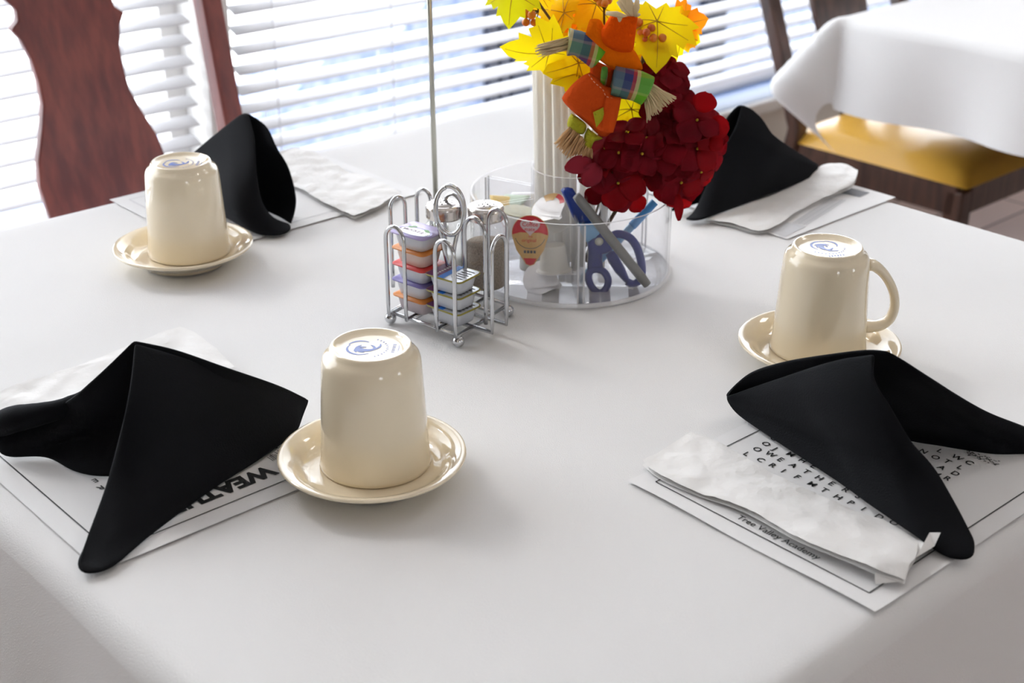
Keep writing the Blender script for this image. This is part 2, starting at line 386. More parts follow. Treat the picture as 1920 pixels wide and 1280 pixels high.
# ------------------------------------------------------------------ the room
NW = 2.17                                                       # inner face of the window wall
def wallbox(mb, u0, u1, z0, z1, n0=NW, n1=NW + 0.18): mb.box(un((u0 + u1) / 2, (n0 + n1) / 2, (z0 + z1) / 2), (u1 - u0, n1 - n0, z1 - z0), U, N)
mb = MB(); mb.box(un(2, -1.2, -T - 0.05), (11, 7.0, 0.1), U, N); struct(mb.build('floor', 'planks'))
mb = MB(); mb.box(un(2, -1.2, 2.15), (11, 7.0, 0.1), U, N); struct(mb.build('ceiling', 'ceiling'))
mb = MB(); wallbox(mb, -3.5, 7.5, -T, -0.392); wallbox(mb, -3.5, 7.5, 1.80, 2.10); wallbox(mb, -3.5, -0.62, -0.392, 1.80); wallbox(mb, 4.62, 7.5, -0.392, 1.80)
struct(mb.build('wall_back', 'beige_wall'))
mb = MB()
for (a, b, c, d) in ((-3.5, 7.5, -T, 0.05), (-3.5, 7.5, 1.75, 2.10), (-3.5, -1.4, 0.05, 1.75), (-0.7, 3.0, 0.05, 1.75), (3.8, 7.5, 0.05, 1.75)): wallbox(mb, a, b, c, d, -4.80, -4.70)
struct(mb.build('wall_front', 'cream_wall'))
for k, (a, b) in enumerate(((-1.4, -0.7), (3.0, 3.8))):
    mb = MB(); wallbox(mb, a, b, 0.05, 1.75, -4.752, -4.748); struct(mb.build('window_%d' % (k + 3), 'pane'))
mb = MB(); mb.box(un(-3.55, -1.2, 0.675), (0.1, 7.0, 2.85), U, N); struct(mb.build('wall_left', 'cream_wall'))
mb = MB(); mb.box(un(7.55, -1.2, 0.675), (0.1, 7.0, 2.85), U, N); struct(mb.build('wall_right', 'cream_wall'))
mb = MB(); wallbox(mb, -3.5, 7.5, -0.60, -0.53, NW - 0.016, NW); struct(mb.build('trim_1', 'white_trim', bevel=0.004))     # rail under the sill
mb = MB(); wallbox(mb, -3.5, 7.5, -T, -T + 0.10, NW - 0.014, NW); struct(mb.build('baseboard_back', 'white_trim', bevel=0.004))
mb = MB(); wallbox(mb, -0.66, 4.66, -0.392, -0.365, NW - 0.006, NW + 0.18); struct(mb.build('trim_2', 'blue_trim', bevel=0.003)); mb = MB(); wallbox(mb, -0.66, 4.66, -0.394, -0.364, NW - 0.03, NW - 0.0065); struct(mb.build('trim_4', 'white_trim', bevel=0.004))  # window sill board
mb = MB(); wallbox(mb, 1.252, 1.305, -0.365, 1.80, NW + 0.02, NW + 0.16); struct(mb.build('trim_3', 'white_trim', bevel=0.004))  # post between the windows
for k, (u0, u1) in enumerate(((-0.62, 1.252), (1.305, 4.62))):
    wn = struct(thing('window_%d' % (k + 1), 'wide window %s the white post, behind a lowered white blind' % ('left of' if k == 0 else 'right of'), 'window', un((u0 + u1) / 2, NW + 0.12, -0.365)))
    mb = MB()
    for (a, b, c, d) in ((u0, u1, -0.365, -0.350), (u0, u1, 1.76, 1.80), (u0, u0 + 0.035, -0.350, 1.76), (u1 - 0.035, u1, -0.350, 1.76)): wallbox(mb, a, b, c, d, NW + 0.11, NW + 0.16)
    mb.build('window_frame', 'white_trim', wn, bevel=0.003)
    mb = MB(); wallbox(mb, u0 + 0.03, u1 - 0.03, -0.352, 1.765, NW + 0.132, NW + 0.136); mb.build('glass_pane', 'pane', wn)
# blinds
NB = 2.225; SP = 0.0365
def blind(u0, u1, label, cords):
    root = thing('window_blind', label, 'blind', un((u0 + u1) / 2, NB, -0.33), 'white slatted blinds')
    c = (u0 + u1) / 2
    mb = MB(); mb.box(un(c, NB, -0.313), (u1 - u0, 0.045, 0.020), U, N); mb.build('bottom_rail', 'slat', root, bevel=0.004)
    mb = MB(); mb.box(un(c, NB, 1.765), (u1 - u0, 0.055, 0.045), U, N); mb.build('head_rail', 'slat', root, bevel=0.004)
    tl = math.radians(16)
    first = None; z = -0.313 + SP; k = 0
    while z < 1.73:
        if first is None:
            mb = MB()
            def fn(a, b):
                y = (b - 0.5) * 0.038; h = 0.0022 * (1 - (2 * b - 1) ** 2)
                return un(c + (a - 0.5) * (u1 - u0), NB + y * math.cos(tl) + 0.0 * h, z - y * math.sin(tl) * -1 + h)
            mb.grid(fn, 1, 6); first = mb.build('slat', 'slat', root, solid=0.0012)
        else:
            o = first.copy(); COL.objects.link(o); o.parent = root; o.location = (0, 0, SP * k)
        z += SP; k += 1
    for uc in cords:
        mb = MB(); mb.tube([un(uc, NB - 0.024, -0.31), un(uc, NB - 0.024, 1.75)], 0.0012, 6); mb.tube([un(uc, NB + 0.024, -0.31), un(uc, NB + 0.024, 1.75)], 0.0012, 6)
        mb.build('ladder_cord', 'slat', root)
    return root
blind(-0.60, 1.238, 'white slatted blind left of the window post, behind the cherry chair', (-0.3, 0.45, 1.1))
blind(1.325, 4.60, 'white slatted blind right of the window post, behind the bouquet', (1.40, 1.668, 2.3, 3.1, 4.0))
# outdoors
mb = MB(); mb.box(un(3, 2.0, -0.98), (60, 44, 0.1), U, N); struct(mb.build('ground_outside', 'concrete'))
def pw(px, py, n):                                              # photo point on the plane n
    d = ray(px, py); t = n / (d.x * N.x + d.y * N.y); p = d * t
    return p.x * U.x + p.y * U.y, p.z + 0.589
NS = 3.3
a0 = pw(340, 290, NS); a1 = pw(860, -20, NS)
mb = MB()
sl = (a1[1] - a0[1]) / (a1[0] - a0[0])
loop = [un(a0[0] - 0.8, NS, -0.93), un(a0[0] - 0.8, NS, a0[1] - 0.8 * sl), un(a0[0], NS, a0[1])]
for k in range(1, 9): loop.append(un(a0[0] + (a1[0] - a0[0]) * k / 8, NS, a0[1] + (a1[1] - a0[1]) * k / 8 + 0.03 * math.sin(k * 1.9)))
loop += [un(8.5, NS, a1[1] + 0.3), un(8.5, NS, -0.93)]
mb.prism(loop, N * 0.25)
struct(mb.build('wall_outside', 'stone'))  # made-up wall; its sloping top follows the edge of the outdoor shade
for k, (x0, x1, mm) in enumerate(((905, 921, 'dull_panel'), (927, 942, 'dull_panel'), (948, 984, 'dark_panel'), (1306, 1346, 'dark_panel'))):
    ua = pw(x0, 90, NS)[0]; ub = pw(x1, 90, NS)[0]
    mb = MB(); wallbox(mb, ua, ub, -0.90, 0.02, NS - 0.035, NS - 0.003)
    o = recenter(mb.build('shutter_panel', mm, bevel=0.004))
    tag(o, ['narrow dull grey panel on outdoor wall, farthest left of four', 'narrow dull grey panel on outdoor wall, beside the wide dark one', 'wide dark blue panel on outdoor wall, left of the bouquet', 'wide dark blue panel on outdoor wall, right of the bouquet'][k], 'panel', 'panels on the outdoor wall')
# ceiling fixtures
for k, (lu, ln) in enumerate(LAMPS):
    if k == 0:
        t0 = thing('ceiling_light', 'square white ceiling light with a warm diffuser', 'light', un(lu, ln, 2.10), 'ceiling lights')
        mb = MB(); mb.box(un(lu, ln, 2.09), (0.62, 0.62, 0.02), U, N); mb.build('housing', 'white_trim', t0, bevel=0.003)
    else: dup(t0, un(lu, ln, 2.10))
for k, (lu, ln) in enumerate(BULBS):
    if k == 0:
        t0 = thing('pendant_lamp', 'small pendant lamp with a bare round bulb', 'lamp', un(lu, ln, 2.10), 'pendant lamps')
        mb = MB(); mb.tube([un(lu, ln, 2.10), un(lu, ln, 1.62)], 0.003, 8); mb.build('cord', 'hole', t0)
        mb = MB(); mb.lathe([(0.0001, 0.06), (0.016, 0.055), (0.018, 0.03), (0.018, 0.0)], un(lu, ln, 1.595), 20); mb.build('socket', 'steel', t0)
    else: dup(t0, un(lu, ln, 2.10))

# ------------------------------------------------------------------ tables and cloths
def smin(a, b, k):
    h = max(k - abs(a - b), 0) / k; return min(a, b) - h * h * k * 0.25
def make_table(uc, nc, hu, hn, label):
    t = thing('dining_table', label, 'table', un(uc, nc, -T), 'square dining tables')
    mb = MB(); mb.box(un(uc, nc, -0.018), (2 * hu - 0.008, 2 * hn - 0.008, 0.028), U, N); mb.build('tabletop', 'walnut', t, bevel=0.004)
    mb = MB(); mb.lathe([(0.0001, 0.0), (0.04, 0.0), (0.04, 0.66), (0.07, 0.70), (0.0001, 0.70)], un(uc, nc, -T + 0.015), 24); mb.build('pedestal', 'walnut', t)
    mb = MB(); mb.lathe([(0.0001, 0.0), (0.24, 0.0), (0.24, 0.015), (0.08, 0.05), (0.0001, 0.05)], un(uc, nc, -T), 32); mb.build('foot', 'walnut', t)
    return t
def make_cloth(uc, nc, hu, hn, drop, label, seed, creases, corner_out=0.10, tailk=1.0):
    mb = MB(); R = 0.022
    res = 0.0125
    def axis(h):
        xs = []; x = -(h + drop)
        n_out = int(drop / 0.011); 
        for k in range(n_out): xs.append(-(h + drop) + drop * k / n_out)
        n_edge = 0
        n_in = int(2 * h / 0.02)
        for k in range(n_in + 1): xs.append(-h + 2 * h * k / n_in)
        for k in range(1, n_out + 1): xs.append(h + drop * k / n_out)
        for s in (-1, 1):
            for q in (0.3, 0.6, 1.2): xs.append(s * (h + R * q * 1.2))
        return sorted(set(round(v, 5) for v in xs))
    au, an = axis(hu), axis(hn)
    def pos(a, b):
        du = max(abs(a) - hu, 0); dn = max(abs(b) - hn, 0); d = math.hypot(du, dn)
        ca = max(-hu, min(hu, a)); cb = max(-hn, min(hn, b))
        if d < 1e-9:
            h = 0.0005 * nz((a, b, seed), 5.0) + 0.0003 * nz((a, b, seed + 3), 16) - 0.0004
            for (axn, at, amp, wd) in creases:
                x = (a if axn == 'u' else b) - at
                h += amp * math.exp(-(x / wd) ** 2)
            return un(uc + a, nc + b, h)
        gu, gn = (math.copysign(du, a) / d, math.copysign(dn, b) / d)
        arc = R * math.pi / 2
        if d < arc: out = R * math.sin(d / R); z = -R * (1 - math.cos(d / R))
        else: out = R; z = -R - (d - arc)
        f = min(d / drop, 1.3)
        s = (ca * 1.0 + cb * 1.7)
        along = ca if du < dn else cb
        wv = 0.012 * f * math.sin(along * 21 + seed) + 0.008 * f * math.sin(along * 9.3 + seed * 2.1) + 0.006 * f * nz((ca * 6, cb * 6, seed), 1.0)
        corner = 2 * du * dn / (d * d)
        if corner > 0:
            f2 = min(d / (drop * 1.35), 1.2)
            wv = wv * (1 - corner) ** 2 + corner_out * corner ** 2.0 * smin(f2 / 0.60, (0.95 - f2) / 0.36, 0.45)
            z *= (1 + 0.10 * corner * f2 * f2) * (1 - 0.45 * corner * (1 - corner))
        out += 0.004 * f + wv
        return un(uc + ca + gu * out, nc + cb + gn * out, z)
    vs = [pos(a, b) for b in an for a in au]; k = len(au)
    fs = [(j * k + i, j * k + i + 1, (j + 1) * k + i + 1, (j + 1) * k + i) for j in range(len(an) - 1) for i in range(k - 1)]
    mb.add(vs, fs)
    o = recenter(mb.build('tablecloth', 'cloth'))
    return tag(o, label, 'tablecloth', 'white tablecloths')
H1U, H1N, C1U, C1N = 0.5555, 0.5600, 0.9065, 1.0060
make_table(C1U, C1N, H1U, H1N, 'square dining table under the white cloth in front')
cr = [('u', -0.02, 0.0009, 0.005), ('u', 0.30, 0.0006, 0.004), ('u', -0.31, 0.0006, 0.004), ('n', -0.05, 0.0009, 0.005), ('n', 0.24, 0.0007, 0.004), ('n', -0.33, 0.0007, 0.005)]
make_cloth(C1U, C1N, H1U, H1N, 0.30, 'white tablecloth spread over the near table, under mugs and napkins', 1.3, cr)
C2U, C2N, H2 = 2.885, 1.045, 0.56
make_table(C2U, C2N, H2, H2, 'square dining table under the hanging white cloth behind, at right')
make_cloth(C2U, C2N, H2, H2, 0.192, 'white tablecloth hanging over the empty table behind, above the mustard seat', 4.1, cr, 0.135)

# ------------------------------------------------------------------ chairs
def chair(uc, nback, wood, seatmat, label, ln=0.255, fl=0.0):
    t = thing('dining_chair', label, 'chair', un(uc, nback - 0.27, -T), 'splat-back dining chairs')
    def C(x, y, z): return un(uc + x, nback + y, z - T)            # y: 0 at the back posts, negative towards the seat front
    sw = 0.435
    def lean(z): return max(0, z - 0.45) * 0.24
    for s in (-1, 1):
        mb = MB(); mb.tube([C(s * 0.205, 0.05, 0.0), C(s * 0.208, 0.0, 0.25), C(s * 0.212, -0.045, 0.45), C(s * (0.214 + fl * 0.6), -0.045 + 0.17 * ln, 0.62), C(s * (0.218 + fl), -0.045 + 0.33 * ln, 0.78), C(s * (0.224 + fl), -0.045 + 0.51 * ln, 0.96), C(s * (0.224 + fl), -0.045 + 0.56 * ln, 1.02)], [(0.019, 0.021)] * 2 + [(0.0205, 0.024)] * 5, 4, flat=(U + N))
        mb.build('back_post', wood, t, bevel=0.005)
    z0, z1 = 0.43, 1.0
    half = [(0.050, 0.43), (0.062, 0.52), (0.082, 0.60), (0.094, 0.66), (0.098, 0.70), (0.092, 0.735), (0.076, 0.775), (0.066, 0.805), (0.064, 0.835), (0.066, 0.865), (0.074, 0.893), (0.084, 0.908), (0.072, 0.917), (0.070, 0.932), (0.084, 0.948), (0.105, 0.955), (0.12, 0.99)]
    def yb(z): return -0.045 + (z - 0.45) * ln
    outline = [(x, z) for x, z in half] + [(-x, z) for x, z in reversed(half)]
    mb = MB(); k = len(half)
    vs = []
    for sgn in (-0.008, 0.008):
        for x, z in half: vs.append(C(x, yb(z) + sgn, z)); vs.append(C(-x, yb(z) + sgn, z))
    fs = []
    for i in range(k - 1):
        fs.append((2 * i, 2 * i + 1, 2 * i + 3, 2 * i + 2)); o2 = 2 * k
        fs.append((o2 + 2 * i, o2 + 2 * i + 2, o2 + 2 * i + 3, o2 + 2 * i + 1))
        fs.append((2 * i, 2 * i + 2, o2 + 2 * i + 2, o2 + 2 * i)); fs.append((2 * i + 1, o2 + 2 * i + 1, o2 + 2 * i + 3, 2 * i + 3))
    mb.add(vs, fs, 0, False); mb.build('splat', wood, t, bevel=0.003)
    mb = MB(); mb.tube([C(x, -0.045 + (z - 0.45) * ln, z) for x, z in ((-0.25 - fl, 0.985), (-0.12, 1.01), (0, 1.03), (0.12, 1.01), (0.25 + fl, 0.985))], [(0.015, 0.03), (0.015, 0.042), (0.015, 0.048), (0.015, 0.042), (0.015, 0.03)], 10, flat=N); mb.build('crest_rail', wood, t)
    for s in (-1, 1):
        mb = MB(); mb.box(C(s * 0.192, -0.440, 0.2025), (0.042, 0.042, 0.405), U, N); mb.build('front_leg', wood, t, bevel=0.005)
    mb = MB(); mb.box(C(0, -0.452, 0.385), (0.36, 0.02, 0.06), U, N); mb.box(C(0, -0.045, 0.385), (0.37, 0.02, 0.06), U, N)
    for s in (-1, 1): mb.box(C(s * 0.203, -0.245, 0.385), (0.02, 0.40, 0.065), U, N)
    mb.build('seat_rail', wood, t, bevel=0.003)
    mb = MB()
    for s in (-1, 1): mb.box(C(s * 0.20, -0.2, 0.16), (0.018, 0.40, 0.028), U, N)
    mb.box(C(0, -0.2, 0.16), (0.39, 0.018, 0.028), U, N); mb.build('stretcher', wood, t, bevel=0.003)
    mb = MB()
    def seat(a, b):
        x = (a - 0.5) * 2; y = (b - 0.5) * 2
        r = 1 - max(abs(x), abs(y)) ** 5 * 0.0
        h = 0.052 * (1 - abs(x) ** 4) ** 0.5 * (1 - abs(y) ** 4) ** 0.5
        return C(x * sw / 2, -0.245 + y * 0.225, 0.417 + h)
    mb.grid(seat, 24, 24); mb.grid(lambda a, b: C((a - .5) * sw, -0.245 + (b - .5) * 0.45, 0.417), 1, 1); mb.build('seat_cushion', seatmat, t)
    return t
chair(0.866, 1.815, 'cherry', 'walnut', 'cherry-red splat-back chair between the near table and the window')
chair(2.69, 1.865, 'walnut', 'mustard', 'dark walnut chair with a mustard vinyl seat, tucked under the table behind', 0.32, 0.02)

# ------------------------------------------------------------------ place mats with print
def mat_page(corner, ex, ey, wd, ht, name='placemat'):
    return corner, ex, ey, wd, ht
TH = 0.0005
def paper_sheet(mb, c, ex, ey, wd, ht, z0=0.0014, lift=None):
    def fn(a, b):
        p = c + ex * (a * wd) + ey * (b * ht)
        e = lift(a, b) if lift else 0
        return Vector((p.x, p.y, T + z0 + e))
    mb.grid(fn, 24, 30, 0)
def line(mb, p, q, wdt, mi, z=0.0019):
    p = Vector((p.x, p.y, T + z)); q = Vector((q.x, q.y, T + z)); d = (q - p).normalized(); s = Vector((-d.y, d.x, 0)) * wdt / 2
    mb.add([p - s, q - s, q + s, p + s], [(0, 1, 2, 3)], mi, False)
def page_border(mb, c, ex, ey, wd, ht, mg=0.018, mi=1, wdt=0.0011):
    a = c + ex * mg + ey * mg; b = c + ex * (wd - mg) + ey * mg; d = c + ex * mg + ey * (ht - mg); e = c + ex * (wd - mg) + ey * (ht - mg)
    for p, q in ((a, b), (b, e), (e, d), (d, a)): line(mb, p, q, wdt, mi)
def letters(mb, items, ex, ey, size, mi=1, off=0.0, z=0.0019):
    for ch, px, py in items:
        p = P(px, py, z); M4 = Matrix((ex, ey, Z)).transposed().to_4x4(); M4.translation = Vector((p.x, p.y, T + z)) - ex * size * 0.33 - ey * size * 0.33
        mb.text(ch, size, M4, mi, off + 0.018)
def flat(v): return Vector((v.x, v.y, 0))
# near left sheet (A): the page is read from the far side
cA = P(187, 1074); exA = U; eyA = N
mb = MB(); paper_sheet(mb, cA, exA, eyA, 0.240, 0.305)
page_border(mb, cA, exA, eyA, 0.240, 0.305)
rx, ry = -U, -N
M4 = Matrix((rx, ry, Z)).transposed().to_4x4(); p0 = P(512, 872); M4.translation = Vector((p0.x, p0.y, T + 0.0019))
M4.translation -= U * 0.006; mb.text('WEATHER', 0.0235, M4, 1, 0.05)
letters(mb, [('E', 177, 901), ('R', 188, 914), ('B', 513, 838), ('D', 487, 850)], rx, ry, 0.0088)
pT = P(521, 856)
for k in range(12):
    a = (k - 5.5) * 0.0015
    line(mb, pT + U * a - N * 0.006, pT + U * (a + random.uniform(-.001, .001)) + N * random.uniform(0.002, 0.007), 0.0006, 1)
o = tag(recenter(mb.build('placemat', ['paper', 'ink'], weld=False)), 'printed paper placemat under the black napkin at near left', 'placemat', 'printed placemats')
# near right sheet (B)
cB = P(1175, 905); exB = (flat(P(1640, 1152)) - flat(P(1175, 905))).normalized(); eyB = Vector((-exB.y, exB.x, 0))
mb = MB(); paper_sheet(mb, cB, exB, eyB, 0.239, 0.305, lift=lambda a, b: 0.0016 * max(0, 1 - b * 20) * (0.5 + 0.5 * math.sin(a * 9)) )
page_border(mb, cB, exB, eyB, 0.239, 0.305, 0.0165)
z8 = lambda s: [(c, 1160 + x / 2.37, 640 + y / 2.37) for c, x, y in s]
rows = [[('C', 690, 430)], [('O', 652, 453), ('J', 703, 480), ('M', 762, 500), ('H', 817, 528), ('E', 870, 555)],
        [('O', 613, 477), ('W', 668, 497), ('E', 722, 525), ('A', 775, 550), ('T', 835, 578), ('H', 890, 605), ('E', 950, 632), ('R', 1010, 660), ('S', 1070, 690)],
        [('L', 572, 500), ('C', 630, 525), ('R', 685, 550), ('I', 740, 578), ('F', 797, 603), ('M', 857, 632), ('T', 915, 660), ('H', 973, 690), ('P', 1035, 717), ('I', 1097, 747), ('D', 1157, 777), ('O', 1220, 803)],
        [('N', 1352, 487), ('L', 1432, 487), ('W', 1497, 512), ('C', 1557, 537)], [('O', 1405, 513), ('T', 1462, 533), ('L', 1522, 560)], [('A', 1435, 560), ('D', 1495, 585)], [('M', 1410, 587), ('R', 1462, 608)]]
letters(mb, z8(sum(rows, [])), exB, eyB, 0.0092)
M4 = Matrix((exB, eyB, Z)).transposed().to_4x4(); p0 = P(1379, 974); M4.translation = Vector((p0.x, p0.y, T + 0.0019)); mb.text('Tree Valley Academy', 0.0090, M4, 1, 0.006)
for k in range(60):
    px = 1160 + random.uniform(1545, 1690) / 2.37; py = 640 + (490 + (px - 1160 - 652) * 2.37 * 0.32 + random.uniform(0, 26)) / 2.37
    p = P(px, py); line(mb, p, p + exB * 0.0014, 0.0009, 1)
tag(recenter(mb.build('placemat', ['paper', 'ink'], weld=False)), 'printed word-search placemat under the black napkin at near right', 'placemat', 'printed placemats')
# far left sheet (C)
cC = P(205, 376); 
mb = MB(); c3 = cC - N * 0.239; paper_sheet(mb, c3, U, N, 0.305, 0.239); page_border(mb, c3, U, N, 0.305, 0.239, 0.018, 1)
tag(recenter(mb.build('placemat', ['paper', 'pale_ink'], weld=False)), 'printed placemat under the napkin behind the far left mug', 'placemat', 'printed placemats')
# far right sheet (D)
cD = P(1475, 450); exD = U; eyD = N
mb = MB(); paper_sheet(mb, cD, exD, eyD, 0.218, 0.290)
def quad(mb, pts, mi, z=0.0019): mb.add([P(x, y, z) for x, y in pts], [(0, 1, 2, 3)], mi, False)
quad(mb, [(1442, 433), (1477, 417), (1512, 424), (1472, 443)], 2); quad(mb, [(1570, 360), (1582, 349), (1631, 361), (1612, 369)], 1)
for k in range(6):
    f = k / 6; line(mb, P(1486 + f * 30, 421 - f * 2 + 6 * f), P(1560 + f * 30, 374 + 4 * f), 0.0012 if k % 2 else 0.0022, 2)
tag(recenter(mb.build('placemat', ['paper', 'grey_ink', 'pale_ink'], weld=False)), 'printed placemat with grey pictures under the napkin behind the bouquet', 'placemat', 'printed placemats')

# ------------------------------------------------------------------ white paper cutlery bags
def PL(l): return [P(*q) for q in l]
def crinkle(amp, sc, seed): return lambda a, b, p: Vector((0, 0, amp * (0.5 + nz((p.x, p.y, seed), sc)) + amp * 0.6 * abs(nz((p.x, p.y, seed + 9), sc * 2.4))))
def bag(bottom, top, left, right, label, seed, amp=0.002, flaps=()):
    mb = MB(); coons(mb, PL(bottom), PL(top), PL(left), PL(right), 60, 22, 0, crinkle(amp, 45, seed))
    coons(mb, [v - Vector((0, 0, 0.0032)) for v in PL(bottom)], [v - Vector((0, 0, 0.0022)) for v in PL(top)], [v - Vector((0, 0, 0.0026)) for v in PL(left)], [v - Vector((0, 0, 0.0026)) for v in PL(right)], 30, 10, 0)
    for fl in flaps:
        mb.add([P(*q) for q in fl], [tuple(range(len(fl)))], 0, False)
    return tag(recenter(mb.build('cutlery_bag', 'tissue', weld=False)), label, 'paper bag', 'white paper cutlery bags')
bag([(1205, 866, .006), (1238, 893, .006), (1310, 925, .006), (1396, 955, .008), (1498, 1010, .011), (1600, 1052, .012), (1640, 1070, .012), (1697, 1089, .008)],
    [(1296, 812, .005), (1343, 828, .005), (1430, 878, .005), (1500, 913, .005), (1582, 950, .005), (1650, 975, .005), (1722, 1010, .006)],
    [(1205, 866, .006), (1230, 850, .006), (1262, 833, .005), (1296, 812, .005)], [(1697, 1089, .008), (1705, 1062, .012), (1717, 1045, .012), (1722, 1010, .006)],
    'crumpled white paper cutlery bag on the near right placemat', 2.0, 0.0022,
    [[(1640, 1074, .010), (1697, 1089, .007), (1641, 1095, .004)], [(1716, 1012, .008), (1744, 1012, .009), (1743, 998, .016), (1764, 998, .018), (1752, 1024, .010), (1717, 1045, .010)]])
bag([(-60, 800, .005), (20, 790, .005), (200, 740, .005), (350, 710, .005), (440, 690, .005)], [(-60, 765, .006), (0, 735, .008), (30, 722, .006), (150, 685, .005), (260, 642, .005), (338, 613, .005)],
    [(-60, 800, .005), (-60, 765, .006)], [(440, 690, .005), (405, 655, .005), (365, 625, .005), (338, 613, .005)], 'white paper cutlery bag behind the black napkin at near left', 5.0, 0.0018)
bag([(470, 330, .005), (548, 349, .005), (600, 377, .005), (664, 407, .005)], [(515, 290, .010), (553, 277, .012), (590, 288, .010), (640, 317, .006), (700, 337, .005), (750, 362, .005)],
    [(470, 330, .005), (515, 290, .010)], [(664, 407, .005), (700, 392, .006), (715, 384, .006), (750, 362, .005)], 'crinkled white paper cutlery bag on far cloth beside the sign rod', 8.0, 0.0025)
bag([(1318, 411, .005), (1370, 420, .005), (1433, 433, .005), (1500, 395, .005), (1545, 372, .006), (1595, 350, .010)], [(1340, 395, .005), (1430, 375, .005), (1500, 340, .006), (1535, 314, .012), (1575, 308, .016), (1609, 319, .018)],
    [(1318, 411, .005), (1340, 395, .005)], [(1595, 350, .010), (1604, 338, .014), (1609, 319, .018)], 'white paper cutlery bag under the black napkin behind the bouquet', 11.0, 0.002)

# ------------------------------------------------------------------ folded black napkins
def napkin(f1, b1, r1, f2, b2, r2, label, roll=None):
    mb = MB()
    def rip(a, b, p): return Vector((0, 0, 1)) * 0.0012 * nz((p.x, p.y, p.z), 28) * math.sin(math.pi * min(a, 1)) * math.sin(math.pi * b)
    for f, b, r in ((f1, b1, r1), (f2, b2, r2)):
        f, b, r = PL(f), PL(b), PL(r)
        coons(mb, r, b, f, [r[-1], r[-1].lerp(b[-1], 0.5), b[-1]], 40, 30, 0, rip)
    if roll: mb.tube(spline(PL(roll[0]), 16), [roll[1][min(i * len(roll[1]) // 17, len(roll[1]) - 1)] for i in range(17)], 14)
    o = mb.build('folded_napkin', 'napkin', solid=0.0032, off=0.0, weld=False)
    md = o.modifiers.new('sub', 'SUBSURF'); md.levels = md.render_levels = 1
    return tag(recenter(o), label, 'napkin', 'black napkins folded into tents')
napkin([(252, 643, .111), (241, 740, .085), (207, 885, .037), (166, 1000, .014), (147, 1050, .009)],
       [(147, 1050, .009), (150, 1074, .005), (205, 1066, .004), (285, 1001, .004), (400, 916, .004), (500, 852, .005), (552, 812, .007), (562, 790, .010), (577, 752, .022)],
       [(252, 641, .112), (330, 664, .098), (430, 700, .072), (520, 729, .046), (577, 750, .023)],
       [(251, 638, .113), (177, 709, .082), (115, 757, .050), (40, 774, .036), (3, 792, .030)],
       [(3, 792, .030), (-10, 826, .014), (8, 856, .005), (85, 857, .004), (140, 884, .004), (197, 893, .004), (300, 882, .004), (450, 820, .004), (560, 775, .010), (575, 757, .018)],
       [(252, 638, .114), (330, 655, .102), (425, 688, .08), (522, 722, .05), (575, 748, .024)],
       'black napkin folded as a tent at near left, beside the front mug', ([(-4, 800, .022), (20, 787, .032), (70, 777, .040), (120, 764, .046), (170, 735, .058)], [.009, .010, .010, .009, .008, .007, .006, .004, .003]))
napkin([(1641, 664, .115), (1640, 712, .100), (1670, 762, .085), (1708, 826, .062), (1751, 876, .044), (1793, 948, .024), (1826, 1012, .010)],
       [(1826, 1012, .010), (1828, 1035, .006), (1819, 1050, .004), (1776, 1045, .004), (1725, 1011, .010), (1645, 956, .010), (1582, 910, .005), (1455, 826, .005), (1385, 776, .006), (1363, 746, .018)],
       [(1641, 664, .115), (1582, 672, .104), (1527, 687, .088), (1430, 720, .046), (1363, 743, .020)],
       [(1664, 659, .116), (1704, 682, .105), (1751, 712, .090), (1843, 767, .050), (1919, 798, .025), (1992, 828, .010)],
       [(1992, 828, .010), (1985, 850, .005), (1920, 851, .0012), (1873, 852, .0010), (1810, 843, .0010), (1763, 835, .0010), (1713, 827, .0010), (1600, 800, .0014), (1450, 770, .006), (1363, 746, .016)],
       [(1664, 659, .116), (1624, 656, .113), (1561, 663, .100), (1476, 677, .075), (1413, 696, .050), (1380, 720, .032), (1362, 742, .020)],
       'black napkin folded as a tent at near right, in front of the handled mug')
napkin([(466, 214, .114), (478, 262, .094), (480, 325, .066), (488, 375, .038), (510, 407, .017), (543, 420, .007)],
       [(543, 420, .007), (546, 430, .005), (530, 440, .004), (497, 441, .004), (471, 431, .004), (416, 400, .004), (350, 365, .004), (305, 345, .010)],
       [(466, 213, .115), (448, 216, .113), (404, 253, .086), (357, 292, .052), (305, 338, .014)],
       [(466, 213, .115), (500, 237, .102), (521, 280, .082), (541, 315, .062), (554, 365, .032), (553, 394, .016), (545, 420, .006)],
       [(545, 420, .006), (520, 405, .004), (470, 385, .004), (400, 365, .004), (305, 345, .010)],
       [(466, 212, .116), (450, 214, .114), (404, 250, .088), (357, 290, .054), (305, 337, .015)],
       'black napkin folded as a tent behind the far left mug')
napkin([(1390, 198, .115), (1378, 240, .095), (1355, 280, .072), (1337, 315, .052), (1318, 362, .027), (1300, 397, .010), (1284, 411, .005)],
       [(1284, 411, .005), (1320, 410, .008), (1420, 372, .008), (1470, 354, .008), (1525, 330, .008), (1534, 312, .014)],
       [(1390, 197, .116), (1405, 201, .112), (1427, 220, .100), (1445, 247, .082), (1462, 262, .070), (1495, 285, .043), (1534, 310, .014)],
       [(1386, 197, .116), (1362, 222, .102), (1330, 290, .062), (1290, 350, .028), (1258, 396, .008)],
       [(1258, 396, .008), (1275, 392, .005), (1400, 352, .004), (1480, 332, .006), (1534, 312, .014)],
       [(1388, 197, .117), (1404, 200, .113), (1426, 219, .101), (1444, 246, .083), (1462, 261, .071), (1495, 284, .044), (1534, 309, .015)],
       'black napkin folded as a tent behind the bouquet, below the hanging cloth')

